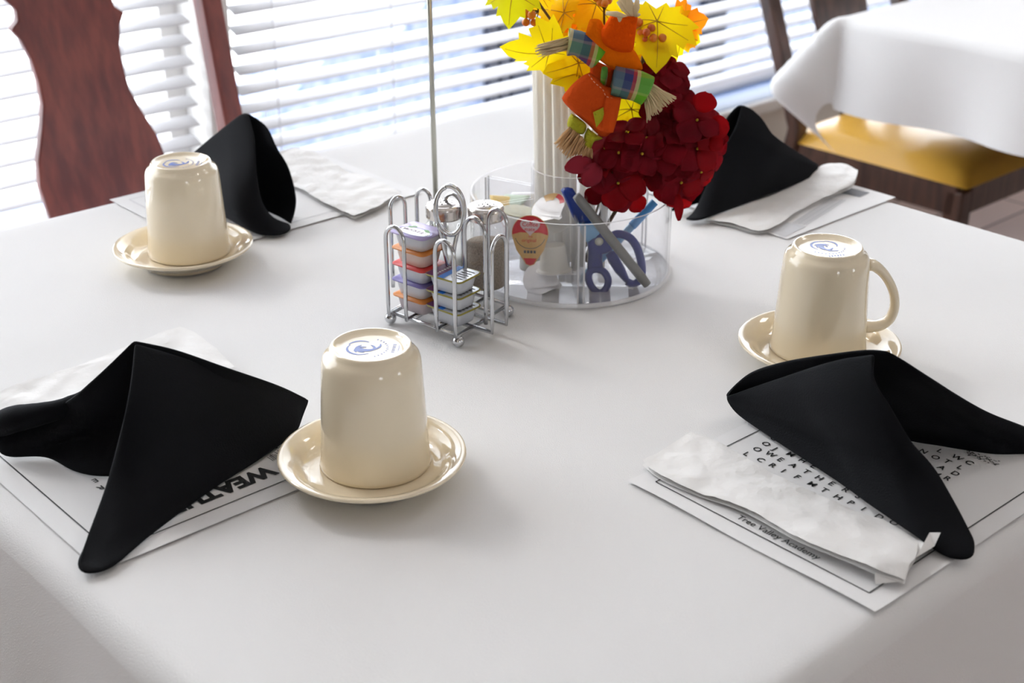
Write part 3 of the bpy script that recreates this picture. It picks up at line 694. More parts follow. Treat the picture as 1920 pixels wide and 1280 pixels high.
# ------------------------------------------------------------------ saucers and upturned mugs
sp = [(0.0001, 0.003), (0.040, 0.003), (0.0405, 0.0), (0.045, 0.0), (0.046, 0.0035), (0.056, 0.0075), (0.068, 0.0150), (0.0750, 0.0185), (0.0762, 0.0200), (0.0758, 0.0212), (0.0742, 0.0216), (0.0715, 0.0208), (0.0670, 0.0190), (0.0625, 0.0155), (0.0590, 0.0118), (0.0550, 0.0088), (0.0500, 0.0072), (0.0460, 0.0066), (0.0001, 0.0062)]
mugp = [(0.0405, 0.0002), (0.0440, 0.0), (0.0455, 0.0010), (0.0454, 0.004), (0.0443, 0.012), (0.0436, 0.022), (0.0427, 0.040), (0.0416, 0.060), (0.0406, 0.078), (0.0399, 0.088), (0.0394, 0.0925), (0.0384, 0.0960), (0.0366, 0.0985), (0.0342, 0.1002), (0.0330, 0.1022), (0.0322, 0.1044), (0.0312, 0.1054), (0.0299, 0.1052), (0.0286, 0.1040), (0.0262, 0.1026), (0.0225, 0.1020), (0.0001, 0.1018)]
mugi = [(0.0405, 0.0002), (0.0400, 0.02), (0.0380, 0.06), (0.0358, 0.088), (0.030, 0.0945), (0.0001, 0.095)]
def make_mug(label):
    t = thing('coffee_mug', label, 'mug', (0, 0, 0), 'upturned cream mugs')
    mb = MB(); mb.lathe(mugp, n=72); mb.lathe(mugi, n=72); mb.build('body', 'ceramic', t)
    mb = MB(); pts = spline([(0.0385, 0, 0.086), (0.047, 0, 0.0835), (0.058, 0, 0.073), (0.0665, 0, 0.058), (0.0695, 0, 0.043), (0.0665, 0, 0.030), (0.058, 0, 0.0235), (0.049, 0, 0.022), (0.041, 0, 0.0225)], 30)
    k = len(pts); rad = [(0.0044 + 0.0016 * abs(2 * i / (k - 1) - 1) ** 3, 0.0066 + 0.003 * abs(2 * i / (k - 1) - 1) ** 3) for i in range(k)]
    mb.tube(pts, rad, 16, flat=(1, 0, 0.3)); mb.build('handle', 'ceramic', t)
    mb = MB(); zt = 0.1021
    SR = Matrix.Rotation(math.radians(-78), 4, 'Z') @ Matrix.Scale(1.45, 4)
    def arc(cx, cy, r, a0, a1, wd, n=10):
        vs = []
        for i in range(n + 1):
            a = a0 + (a1 - a0) * i / n; ww = wd * (0.35 + 0.65 * math.sin(math.pi * i / n))
            for q in (-1, 1): vs.append((cx + (r + q * ww / 2) * math.cos(a), cy + (r + q * ww / 2) * math.sin(a), zt))
        mb.add(vs, [(2 * i, 2 * i + 1, 2 * i + 3, 2 * i + 2) for i in range(n)], 0, False)
    for q in range(5): arc(-0.005 + 0.001 * q, -0.002 + 0.0022 * q - 0.003, 0.0035 + 0.0006 * q, 0.3 + 0.9 * q, 3.0 + 0.9 * q, 0.0019)
    arc(-0.005, -0.0005, 0.0078, 2.6, 5.4, 0.0016); arc(-0.006, 0.002, 0.0068, 0.9, 2.9, 0.0016); arc(-0.002, 0.0, 0.0040, -0.6, 1.2, 0.0016)
    for i in range(12):
        a = -1.0 + 2.1 * i / 11; p = Vector((-0.003 + 0.0115 * math.cos(a), 0.0115 * math.sin(a), zt)); d = Vector((math.cos(a), math.sin(a), 0)); s = Vector((-d.y, d.x, 0))
        mb.add([p - s * 0.0004, p + s * 0.0004, p + s * 0.0005 + d * 0.0013, p - s * 0.0003 + d * 0.0013], [(0, 1, 2, 3)], 0, False)
    for row in range(2):
        for i in range(6 - row):
            p = Vector((0.0115 + row * 0.0032, -0.005 + i * 0.0019 + row * 0.001, zt)); mb.add([p, p + Vector((0.0022, 0, 0)), p + Vector((0.0020, 0.0008 + 0.0003 * (i % 2), 0)), p + Vector((0.0003, 0.0010, 0))], [(0, 1, 2, 3)], 0, False)
    mb.v = [Vector(((SR @ v).x, (SR @ v).y, zt)) for v in mb.v]; mb.build('blue_backstamp', 'blue_print', t, weld=False)
    return t
def make_saucer(label):
    mb = MB(); mb.lathe(sp, n=80); o = mb.build('saucer', 'ceramic'); return tag(o, label, 'saucer', 'cream saucers')
SAU = [(698, 853, .0205), (344, 460, .0205), (1536, 639, .0205)]
MUG = [(705, 867, .0075), (356, 473, .0075), (1533, 652, .0075)]
slab = ['cream saucer under the front mug, overlapping the near left placemat', 'cream saucer under the far left mug', 'cream saucer under the mug with its handle showing']
mlab = ['upturned cream mug in front, nearest and tallest in view', 'upturned cream mug at far left, in front of the cherry chair', 'upturned cream mug with its handle showing at right']
mrot = [math.radians(75), math.radians(80), math.radians(2)]
s0 = make_saucer(slab[0]); m0 = make_mug(mlab[0])
for i in range(3):
    p = P(*SAU[i]); q = P(*MUG[i])
    sl_, ml_ = Vector((p.x, p.y, T + (0.0022 if i < 2 else 0.0006))), Vector((q.x, q.y, T + 0.0068 + (0.0022 if i < 2 else 0.0006)))
    if i == 0: s0.location = sl_; m0.location = ml_; m0.rotation_euler = (0, 0, mrot[0])
    else:
        o = s0.copy(); COL.objects.link(o); o.location = sl_; o['label'] = slab[i]
        dup(m0, ml_, mrot[i], mlab[i])

# ------------------------------------------------------------------ wire condiment rack
e1 = Vector((0.048, 0.073, 0)).normalized(); e2 = Vector((-0.07, 0.055, 0)).normalized()
RC = P(860, 650).lerp(P(733, 606), 0.5).lerp(P(953, 592).lerp(P(733, 606) + (P(953, 592) - P(860, 650)), 0.5), 0.5)
RC = (P(733, 606) + P(953, 592)) / 2; RC.z = T
rk = thing('condiment_rack', 'chrome wire rack holding jelly packets, salt and pepper', 'rack', RC)
WR = 0.0021
balls = [P(733, 606), P(860, 650), P(953, 592)]; balls.append(balls[0] + balls[2] - balls[1])
for b in balls:
    mb = MB(); mb.sphere((b.x, b.y, T + 0.0062), 0.006, 20); mb.build('ball_foot', 'chrome', rk)
def hoop(a, b, za, top=0.105, out=None):
    a = Vector((a.x, a.y, T + 0.0125)); b = Vector((b.x, b.y, T + 0.0125)); c = (a + b) / 2; w_ = (b - a) / 2; r = w_.length
    zt = T + top - r
    pts = []
    if out is not None: pts.append(a + out)
    pts += [a + Vector((0, 0, 0.001)), Vector((a.x, a.y, T + 0.03)), Vector((a.x, a.y, zt))]
    for k in range(1, 12):
        t = math.pi * k / 12; pts.append(c + Vector((0, 0, zt - c.z)) - w_ * math.cos(t) + Vector((0, 0, r * 1.25 * math.sin(t))))
    pts += [Vector((b.x, b.y, zt)), Vector((b.x, b.y, T + 0.03)), b + Vector((0, 0, 0.001))]
    if out is not None: pts.append(b + out)
    mb = MB(); mb.tube(pts, WR, 10); mb.build('wire_hoop', 'chrome', rk)
B = lambda x, y: P(x, y, .0125)
L = e1 * 0.088
hoop(B(729, 591), B(762, 601.5), 0, 0.106, L); hoop(B(819, 620), B(854, 633), 0, 0.106, L * 0.55)
hoop(B(923, 625), B(949.5, 609), 0, 0.106, e2 * 0.05); hoop(B(873, 594), B(911, 609), 0, 0.117)
bk = lambda p: Vector((p.x, p.y, 0))
q1 = balls[0] + e1 * 0.012; q2 = balls[0] + e1 * 0.034; hoop(P(738, 560), P(765, 552), 0, 0.108)
hoop(P(786, 536), P(812, 543), 0, 0.108)
hoop(balls[2] + e2 * 0.003 + e1 * 0.002, balls[2] + e2 * 0.027 + e1 * 0.002, 0, 0.108); hoop(balls[3] - e2 * 0.006, balls[3] - e2 * 0.030, 0, 0.112)
for (a, b) in ((0, 1), (1, 2), (2, 3), (3, 0)):
    mb = MB(); mb.tube([Vector((balls[a].x, balls[a].y, T + 0.0125)), Vector((balls[b].x, balls[b].y, T + 0.0125))], WR * 0.9, 8); mb.build('base_wire', 'chrome', rk)
for s in (-0.5, 0.5):
    mb = MB(); a = (balls[0] + balls[1]) / 2 + e2 * 0.03 * s; b = (balls[2] + balls[3]) / 2 + e2 * 0.03 * s; mb.tube([Vector((a.x, a.y, T + 0.0125)), Vector((b.x, b.y, T + 0.0125))], WR * 0.9, 8); mb.build('base_wire', 'chrome', rk)
    mb = MB(); a = (balls[1] + balls[2]) / 2 + e1 * 0.04 * s; b = (balls[0] + balls[3]) / 2 + e1 * 0.04 * s; mb.tube([Vector((a.x, a.y, T + 0.0125)), Vector((b.x, b.y, T + 0.0125))], WR * 0.9, 8); mb.build('base_wire', 'chrome', rk)
# carrying ring: two turns of wire on a stem
yR = 1.300
mb = MB(); pts = []
cx, cy, ra, rb = 843.5, 394, 26.5, 45
for k in range(57):
    t = math.radians(100) + 4 * math.pi * k / 56 * 1.0; tw = (k / 56 - 0.5) * 0.007
    q = Q(cx + ra * math.cos(t) + 7 * (-math.sin(t)) * 0.35, cy - rb * math.sin(t), yR); pts.append(q + Vector((0.2, 1, 0)).normalized() * tw)
mb.tube(pts, WR, 10)
mb.tube(spline([Q(821, 418, yR - 0.003), Q(829, 452, yR), Q(841, 505, yR), Q(846, 560, yR + 0.002)], 12), WR, 10)
mb.tube(spline([Q(862, 420, yR + 0.003), Q(852, 462, yR + 0.002), Q(846, 520, yR + 0.001), Q(847, 562, yR + 0.002)], 12), WR, 10)
mb.build('carry_ring', 'chrome', rk)

# jelly packets
def rrect(hx, hy, r, n=5):
    out = []
    for (sx, sy, a0) in ((1, 1, 0), (-1, 1, 90), (-1, -1, 180), (1, -1, 270)):
        for k in range(n + 1):
            a = math.radians(a0 + 90 * k / n); out.append((sx * (hx - r) + r * math.cos(a), sy * (hy - r) + r * math.sin(a)))
    return out
def loft(mb, loops, mi=0):
    n = len(loops[0]); vs = [p for l in loops for p in l]
    fs = [(k * n + i, k * n + (i + 1) % n, (k + 1) * n + (i + 1) % n, (k + 1) * n + i) for k in range(len(loops) - 1) for i in range(n)]
    fs += [tuple(reversed(range(n))), tuple((len(loops) - 1) * n + i for i in range(n))]
    mb.add(vs, fs, mi, True)
def packet(c, zb, rz, cup, lid, top, label, deco=None, hx=0.0195, hy=0.0155, group='jelly packets in the wire rack'):
    t = thing('jelly_packet', label, 'jelly packet', (c.x, c.y, T + zb), group)
    R = Matrix.Rotation(rz, 4, 'Z'); O = Vector((c.x, c.y, T + zb)); f = lambda x, y, z: O + R @ Vector((x, y, z))
    mb = MB(); loft(mb, [[f(x, y, z) for x, y in rrect(hx * s, hy * s, 0.006)] for s, z in ((0.80, 0.0), (0.85, 0.0008), (0.93, 0.008), (0.98, 0.0142), (1.0, 0.0148))]); mb.build('cup', cup, t)
    mb = MB(); loft(mb, [[f(x, y, z) for x, y in rrect(hx + 0.003, hy + 0.003, 0.006)] for z in (0.0148, 0.0158)]); 
    if top != lid:
        mb.add([f(x, y, 0.01605) for x, y in rrect(hx + 0.0016, hy + 0.0016, 0.005)], [tuple(range(24))], 1, False)
    o = mb.build('lid', [lid, top], t, weld=False)
    if deco:
        mb = MB(); mats = deco(mb, f, R); mb.build('lid_print', mats, t, weld=False)
    return t
rz = math.atan2(e2.y, e2.x)
cl = RC + (balls[0] - RC) * 0.50; cf = RC + (balls[1] - RC) * 0.50
def deco_top(mb, f, R):
    def el(cx, cy, a, b, mi, z): mb.add([f(cx + a * math.cos(k * math.pi / 10), cy + b * math.sin(k * math.pi / 10), z) for k in range(20)], [tuple(range(20))], mi, False)
    el(0, 0.004, 0.0205, 0.0105, 0, 0.01620); el(0, 0.0045, 0.0185, 0.0088, 1, 0.01632)
    for (x, y) in ((-0.011, -0.002), (-0.008, -0.004), (0.012, -0.003), (0.009, -0.006), (0.018, 0.010)): el(x, y, 0.003, 0.002, 2, 0.01645)
    M4 = Matrix.Translation(f(0, 0, 0.0165)) @ R @ Matrix.Rotation(math.pi, 4, 'Z'); 
    s = "SMUCKER'S"
    for i, ch in enumerate(s):
        x = (i - (len(s) - 1) / 2) * 0.0042; M5 = M4 @ Matrix.Translation((x - 0.0018, -0.0035 - 0.0026 * (x / 0.018) ** 2 - 0.0015, 0)) @ Matrix.Rotation(-x * 22, 4, 'Z'); mb.text(ch, 0.0062, M5, 3, 0.01)
    return ['purple_lid', 'foil_white', 'green_print', 'maroon_lid']
cols = [('jam_pink', 'orange_lid', 'orange jelly packet, bottom of the tall rack stack'), ('jam_white', 'purple_lid', 'violet-lidded jelly packet, second from bottom of the tall stack'), ('jam_white', 'red_lid', 'red-lidded jelly packet, middle of the tall stack'), ('jam_peach', 'orange_lid', 'orange-lidded peach jelly packet, second from top of the tall stack'), ('jam_white', 'lilac_lid', 'lilac-topped jelly packet, top of the tall rack stack')]
for i, (cup, lid, lb) in enumerate(cols):
    packet(cl + Vector((random.uniform(-.0006, .0006), random.uniform(-.0006, .0006), 0)), 0.0148 + 0.0168 * i, rz + random.uniform(-.03, .03), cup, lid, lid if i < 4 else 'lilac_lid', lb, deco_top if i == 4 else None)
def deco_front(mb, f, R):
    def rect(x0, x1, y0, y1, mi, z): mb.add([f(x0, y0, z), f(x1, y0, z), f(x1, y1, z), f(x0, y1, z)], [(0, 1, 2, 3)], mi, False)
    rect(0.006, 0.0212, -0.0172, 0.0172, 0, 0.0163); rect(-0.001, 0.006, -0.0172, 0.0172, 1, 0.0163)
    for k in range(5): rect(-0.018, -0.005, -0.012 + k * 0.005, -0.0105 + k * 0.005, 2, 0.0163)
    for k in range(6): rect(0.010, 0.0125, -0.011 + k * 0.004, -0.0085 + k * 0.004, 3, 0.0164)
    return ['maroon_lid', 'blue_lid', 'grey_ink', 'foil_white']
for i in range(3):
    packet(cf, 0.0148 + 0.0168 * i, rz + 0.04 * (i - 1), 'jam_white', 'gold_lid', 'foil', ['silver-topped jelly packet, bottom of the short front stack', 'silver-topped jelly packet, middle of the short front stack', 'jelly packet with maroon and blue print, top of the short front stack'][i], deco_front)

# salt and pepper
def shaker(c, zb, fill, fillh, name, label, ks=0.88):
    t = thing(name, label, 'shaker', (c.x, c.y, T + zb), 'glass shakers in the rack'); O = Vector((c.x, c.y, T + zb))
    mb = MB()
    prof = [(0.0195, 0.0), (0.0218, 0.002), (0.0226, 0.006), (0.0230, 0.03), (0.0228, 0.060), (0.0216, 0.071), (0.0182, 0.079), (0.0166, 0.0825), (0.0166, 0.090)]
    def fn(a, b):
        k = min(int(round(b * 8)), 8); r, z = prof[k]; t_ = 2 * math.pi * a; ph = (t_ * 8 / (2 * math.pi)) % 1.0
        fac = math.cos(math.pi / 8) / math.cos((ph - 0.5) * 2 * math.pi / 8); q = 1 if z > 0.075 else fac
        return O + Vector((r * q * math.cos(t_), r * q * math.sin(t_), z * ks))
    mb.grid(fn, 64, 8, 0, True); mb.add([O + Vector((0.0195 * math.cos(2 * math.pi * k / 32), 0.0195 * math.sin(2 * math.pi * k / 32), 0.004)) for k in range(32)], [tuple(range(32))], 1, False)
    mb.build('glass_jar', ['glass', 'acrylic_edge'], t)
    mb = MB(); mb.lathe([(0.0001, 0.004), (0.0195, 0.004), (0.0206, 0.008), (0.0206, fillh - 0.002), (0.0198, fillh), (0.0001, fillh + 0.0015)], O, 32); mb.build('contents', fill, t)
    mb = MB(); mb.lathe([(0.0178, 0.0865), (0.0184, 0.0870), (0.0186, 0.0885), (0.0182, 0.0900), (0.0186, 0.0915), (0.0185, 0.0940), (0.0189, 0.0965), (0.0186, 0.0990), (0.0174, 0.1005), (0.0160, 0.1012), (0.0148, 0.1010), (0.0140, 0.1014), (0.010, 0.1030), (0.0001, 0.1038)], O + Vector((0, 0, (ks - 1) * 0.09)), 48); cp = mb.build('cap', 'cap', t)
    mb = MB()
    for rr_, n_ in ((0.0, 1), (0.0045, 5), (0.0088, 9)):
        for k in range(n_):
            a = 2 * math.pi * k / n_ + rr_ * 40; c0 = O + Vector((rr_ * math.cos(a), rr_ * math.sin(a), 0.1041 + (ks - 1) * 0.09 - 0.0009 * (rr_ / 0.009) ** 1.5))
            mb.add([c0 + Vector((0.0011 * math.cos(q), 0.0011 * math.sin(q), 0)) for q in (0, 1.05, 2.1, 3.14, 4.19, 5.24)], [(0, 1, 2, 3, 4, 5)], 0, False)
    mb.build('pour_holes', 'hole', cp if False else t)
    return t
cp_ = P(912, 563); cs_ = P(836, 559)
shaker(Vector((cp_.x, cp_.y, 0)), 0.0148, 'pepper', 0.050, 'pepper_shaker', 'glass pepper shaker half full of ground pepper, in the rack')
shaker(Vector((cs_.x, cs_.y, 0)), 0.0148, 'salt', 0.030, 'salt_shaker', 'glass salt shaker behind the carrying ring of the rack')
# sign rod
pr = P(819, 432); rd = thing('sign_holder', 'thin steel sign rod standing upright behind the wire rack', 'sign holder', (pr.x, pr.y, T))
mb = MB(); mb.lathe([(0.0001, 0), (0.014, 0), (0.014, 0.006), (0.012, 0.008), (0.0001, 0.009)], (pr.x, pr.y, T + 0.0005), 32); mb.build('base', 'steel', rd)
mb = MB(); mb.tube([(pr.x, pr.y, T + 0.006), (pr.x - 0.004, pr.y + 0.002, T + 0.45)], 0.0030, 12); mb.build('rod', 'steel', rd)
mb = MB(); mb.sphere((pr.x - 0.004, pr.y + 0.002, T + 0.455), 0.007, 16); mb.build('clip', 'steel', rd)

# ------------------------------------------------------------------ round clear organiser
CC = P(1068, 505); CR = 0.1085; CH = 0.091
og = thing('round_organiser', 'round clear acrylic organiser with dividers behind the wire rack', 'organiser', (CC.x, CC.y, T))
O = Vector((CC.x, CC.y, T + 0.001))
mb = MB(); mb.lathe([(0.0001, 0.0), (CR - 0.001, 0.0), (CR, 0.001), (CR, 0.0035), (0.0001, 0.0035)], O, 96); mb.build('floor_disc', 'acrylic', og)
mb = MB(); mb.lathe([(CR, 0.0035), (CR, CH)], O, 96); mb.lathe([(CR - 0.0025, 0.0035), (CR - 0.0025, CH)], O, 96); mb.lathe([(CR, CH), (CR - 0.0025, CH)], O, 96, 1); mb.lathe([(CR + 0.0008, 0.0), (CR + 0.0014, 0.002), (CR + 0.0006, 0.0042), (CR - 0.001, 0.0046)], O, 96, 1); mb.build('outer_wall', ['acrylic', 'acrylic_edge'], og, weld=False)
TR = 0.043; THh = 0.118
mb = MB(); mb.lathe([(TR, 0.0035), (TR, THh)], O, 64); mb.lathe([(TR - 0.002, 0.0035), (TR - 0.002, THh)], O, 64); mb.lathe([(TR, THh), (TR - 0.002, THh)], O, 64, 1); mb.build('centre_tube', ['acrylic', 'acrylic_edge'], og, weld=False)
for dg in (-86, 150, 35, 205):
    a = math.radians(dg); d = Vector((math.cos(a), math.sin(a), 0)); s = Vector((-d.y, d.x, 0)); mb = MB()
    for q in (-0.0030, 0.0030):
        c = O + d * ((TR + CR) / 2) + s * q + Vector((0, 0, 0.0035 + (CH - 0.006) / 2)); mb.box(c, (CR - TR - 0.006, 0.0016, CH - 0.006), d, s)
        mb.box(O + d * (CR - 0.0035) + s * q + Vector((0, 0, 0.0035 + (CH - 0.006) / 2)), (0.0012, 0.0018, CH - 0.006), d, s, 1)
    mb.build('divider', ['acrylic', 'acrylic_edge'], og, weld=False)
# wrapped straws
ks = 0
for (px, dy) in ((1004, 0), (1011, -0.006), (1019, 0.004), (1027, -0.008), (1035, 0.006), (1043, -0.010), (1050, 0.002), (1057, -0.012), (1064, 0.008), (1072, -0.014), (1085, -0.004), (1102, -0.008), (1120, 0.004), (1140, -0.01)):
    yb = 1.462 + dy; b0 = Q(px + 6, 400, yb); xb = max(min(b0.x, CC.x + 0.034), CC.x - 0.034); bt = Vector((xb, CC.y + dy * 1.2, T + 0.006))
    tp = Q(px, 118 + random.uniform(-5, 8) + (10 if ks > 9 else 0), yb)
    if ks > 9: tp = bt + Vector((0.002, 0.002, 0.175))
    mb = MB(); mb.tube([bt, bt.lerp(tp, 0.5) + Vector((random.uniform(-.001, .001), 0, 0)), bt.lerp(tp, 0.97), tp], [(0.0042, 0.0034)] * 2 + [(0.0042, 0.0034), (0.0048, 0.0006)], 12)
    o = recenter(mb.build('wrapped_straw', 'straw_paper')); tag(o, 'white paper-wrapped drinking straw standing in the centre tube of the organiser', 'straw', 'wrapped straws in the centre tube'); ks += 1
# creamers
def creamer(base, axis, label, foil='foil_white', side=None, deco=None):
    t = thing('creamer_cup', label, 'creamer', base, 'coffee creamers in the organiser')
    ax = Vector(axis).normalized(); x = ax.orthogonal().normalized() if side is None else (Vector(side) - ax * ax.dot(Vector(side))).normalized(); y = ax.cross(x)
    R = Matrix((x, y, ax)).transposed().to_4x4(); base = Vector(base); f = lambda p: base + R @ Vector(p)
    mb = MB(); mb.lathe([(0.0001, 0.0008), (0.010, 0.0008), (0.0118, 0.0), (0.0128, 0.0015), (0.0145, 0.016), (0.0158, 0.025), (0.0158, 0.0265), (0.0185, 0.0272), (0.0185, 0.0282)], base, 32, 0, R); mb.build('cup', 'milk', t)
    mb = MB(); out = []
    for k in range(40):
        a = math.radians(-60 + 300 * k / 39); out.append((0.0193 * math.cos(a), 0.0193 * math.sin(a)))
    out.append((0.0215 * math.cos(math.radians(-90)) + 0.002, 0.0215 * math.sin(math.radians(-90)) - 0.006)); out.append((-0.002, -0.0275))
    if deco is deco_label: out = deco_outline()
    mb.prism([f((a, b, 0.0283)) for a, b in out], f((0, 0, 0.0288)) - f((0, 0, 0.0283))); lidm = mb.build('foil_lid', foil, t)
    if deco:
        mb = MB(); ms = deco(mb, f, R, base); mb.build('lid_print', ms, t, weld=False)
    return t
def deco_outline():
    o = []
    for k in range(31):
        a = math.radians(-25 + 230 * k / 30); o.append((0.0193 * math.cos(a), 0.0193 * math.sin(a)))
    o += [(-0.0145, -0.018), (-0.008, -0.028), (-0.0045, -0.0335), (0, -0.0355), (0.0045, -0.0335), (0.008, -0.028), (0.0145, -0.018)]
    return o
def deco_label(mb, f, R, base):
    ol = deco_outline(); z1, z2, z3, z4 = 0.0290, 0.0291, 0.0292, 0.0293
    mb.add([f((a * .97, b * .97, z1)) for a, b in ol], [tuple(range(len(ol)))], 1, False)
    top = [(0.0187 * math.cos(math.radians(-5 + 190 * k / 20)), 0.0187 * math.sin(math.radians(-5 + 190 * k / 20))) for k in range(21)]
    low = [(-0.010, 0.001), (0, 0.0005), (0.010, 0.001)]
    loop = top + low; mb.add([f((a, b, z2)) for a, b in loop], [tuple(range(len(loop)))], 0, False)
    tip = [(-0.0070, -0.0270), (0.0070, -0.0270), (0.004, -0.0332), (0, -0.0345), (-0.004, -0.0332)]; mb.add([f((a, b, z2)) for a, b in tip], [tuple(range(5))], 0, False)
    ht_ = []
    for k in range(28):
        t = 2 * math.pi * k / 28; ht_.append((0.00066 * 16 * math.sin(t) ** 3, 0.0072 + 0.00062 * (13 * math.cos(t) - 5 * math.cos(2 * t) - 2 * math.cos(3 * t) - math.cos(4 * t))))
    mb.add([f((a, b, z3)) for a, b in ht_], [tuple(range(28))], 2, False)
    Mb = Matrix.Translation(base) @ R
    mb.text('Coffee', 0.0062, Mb @ Matrix.Translation((-0.0085, 0.0075, z4)), 0, 0.012); mb.text('mate', 0.0056, Mb @ Matrix.Translation((-0.006, 0.0025, z4)), 0, 0.012)
    mb.text('the', 0.0036, Mb @ Matrix.Translation((-0.002, -0.0045, z4)), 0); mb.text('original', 0.0052, Mb @ Matrix.Translation((-0.0088, -0.0092, z4)), 0)
    arc = [(0.0165 * math.cos(math.radians(200 + 140 * k / 16)), 0.0165 * math.sin(math.radians(200 + 140 * k / 16))) for k in range(17)]
    mb.tube([f((a, b, z3)) for a, b in arc], 0.0003, 5, 3)
    for k in range(4):
        q = [(-0.0065 + 0.0034 * k, -0.0185), (-0.0042 + 0.0034 * k, -0.0185), (-0.0042 + 0.0034 * k, -0.0215), (-0.0065 + 0.0034 * k, -0.0215)]; mb.add([f((a, b, z3)) for a, b in q], [(0, 1, 2, 3)], 3, False)
    return ['label_red', 'label_gold', 'label_pink', 'grey_ink']
toCam = lambda p: (Vector((0, 0, CAMH)) - Vector(p)).normalized()
up = Vector((0, math.sin(PT), math.cos(PT)))
pc = Q(994, 437, 1.392); ax = (toCam(pc) + Vector((-0.1, 0, -0.25))).normalized(); creamer(pc - ax * 0.0285, ax, 'creamer cup facing out with a red and gold teardrop lid', 'label_gold', Vector((1, 0, 0)), deco_label)
pc = Q(1036, 487, 1.385); creamer(Q(1037, 458, 1.40), (0.05, -0.12, -1), 'upturned white creamer cup beside the front divider')
creamer(Q(1030, 538, 1.412), (-0.25, -0.45, 0.45), 'white creamer cup lying lowest, under the upturned one')
pc = Q(1028, 388, 1.425); ax = Vector((-0.42, -0.36, 0.8)).normalized()
def deco_tilt(mb, f, R, base):
    for mi, a0, a1, r0 in ((0, -35, 35, 0.0135), (1, 20, 75, 0.009)):
        out = [(0.0188 * math.cos(math.radians(a0 + (a1 - a0) * k / 10)), 0.0188 * math.sin(math.radians(a0 + (a1 - a0) * k / 10))) for k in range(11)]; inn = [(r0 / 0.0188 * x, r0 / 0.0188 * y) for x, y in reversed(out)]
        mb.add([f((x, y, 0.0290 + 0.0001 * mi)) for x, y in out + inn], [tuple(range(22))], mi, False)
    return ['label_red', 'label_gold']
creamer(pc - ax * 0.0285, ax, 'white creamer cup tilted with its red-edged foil lid facing up', 'foil_white', Vector((1, 0.4, 0.6)), deco_tilt)
creamer(P(968, 440, 0.026), (0.1, 0.0, 1), 'white creamer cup upright behind the pepper shaker', 'gold_lid')
creamer(P(975, 520, 0.006) + Vector((0.012, 0.02, 0)), (0.15, 0.2, 1), 'white creamer cup standing on the organiser floor behind the rack')
creamer(P(1018, 475, 0.006) + Vector((0, 0.01, 0)), (0.0, 0.15, 1), 'white creamer cup standing on the organiser floor behind the others')
# sweetener packets
for k, (px, py, z, m_, r_, tl_, lb) in enumerate(((934, 384, .046, 'foil_white', 0.5, 0.1, 'white sugar packet lying lowest at the back of the organiser'), (948, 379, .050, 'yellow_packet', 0.15, 0.25, 'yellow sweetener packet behind the pepper shaker'), (978, 376, .050, 'foil_white', -0.4, 0.5, 'white sugar packet beside the yellow ones'), (984, 384, .047, 'yellow_packet', -0.5, 0.2, 'yellow sweetener packet nearest the centre tube'), (962, 375, .051, 'pale_green_packet', -0.5, 0.2, 'pale green sweetener packet at the back of the organiser'))):
    c = P(px, py, z); dx = Vector((math.cos(r_), math.sin(r_), 0.12 * (-1) ** k)).normalized(); dy = Vector((-math.sin(r_) * math.cos(tl_), math.cos(r_) * math.cos(tl_), math.sin(tl_)))
    mb = MB(); mb.pillow([c + dx * a + dy * b for a, b in rrect(0.017, 0.013, 0.001, 2)], dx.cross(dy), 0.0022)
    o = recenter(mb.build('sugar_packet', m_)); tag(o, lb, 'sugar packet', 'sugar packets in the organiser')
# scissors
ys = 1.392
def SQ(x, y, dy=0.0): return Q(1040 + x / 4.925, 330 + y / 4.925, ys + dy)
pv = SQ(410, 605)
sc = thing('scissors', 'blue-handled scissors with a blue blade sheath in the organiser', 'scissors', (pv.x, pv.y, T + 0.005))
vn = -Vector((0, math.cos(PT), -math.sin(PT)))
mb = MB(); mb.pillow([SQ(x, y) for x, y in ((55, 130), (75, 108), (120, 102), (165, 112), (185, 140), (250, 260), (345, 425), (335, 436), (265, 436), (192, 434), (150, 340), (90, 205))], vn, 0.0045, 0, 4); mb.build('blade_sheath', 'sheath_blue', sc)
mb = MB(); mb.pillow([SQ(x, y) for x, y in ((192, 430), (270, 434), (340, 428), (380, 470), (425, 540), (400, 590), (330, 610), (300, 618), (260, 560), (225, 490))], vn, 0.0035, 0, 4); mb.build('blade', 'pale_blue', sc)
def ring(mb, pts, r, closed=True): mb.tube(spline(pts + [pts[0]], 40)[:-1], r, 10, 0, closed, flat=vn)
mb = MB()
mb.pillow([SQ(x, y) for x, y in ((300, 618), (340, 550), (400, 518), (450, 530), (500, 610), (540, 650), (530, 690), (480, 715), (440, 720), (440, 790), (450, 850), (400, 870), (330, 880), (300, 900), (305, 800), (312, 700))], vn, 0.0048, 0, 4)
ring(mb, [SQ(x, y) for x, y in ((390, 860), (450, 880), (490, 940), (490, 1000), (460, 1055), (415, 1075), (365, 1050), (325, 990), (312, 920), (340, 870))], [(0.0036, 0.0040)] * 40)
mb.build('thumb_handle', 'scissor_blue', sc)
mb = MB(); yy = 0.008
mb.pillow([SQ(x, y, yy) for x, y in ((470, 730), (520, 690), (560, 690), (600, 760), (650, 850), (690, 950), (720, 1000), (690, 1005), (640, 975), (560, 890), (500, 800))], vn, 0.0042, 0, 4)
mb.tube(spline([SQ(x, y, yy) for x, y in ((520, 560), (570, 535), (630, 540), (700, 575), (755, 650), (790, 750), (805, 840), (800, 920), (770, 975), (720, 995), (670, 975))], 40), [(0.0036, 0.0045)] * 41, 10, flat=vn)
mb.build('finger_handle', 'scissor_blue', sc)
mb = MB(); mb.sphere(SQ(410, 605, -0.0055), (0.0045, 0.002, 0.0045), 16); mb.build('pivot_screw', 'steel', sc)
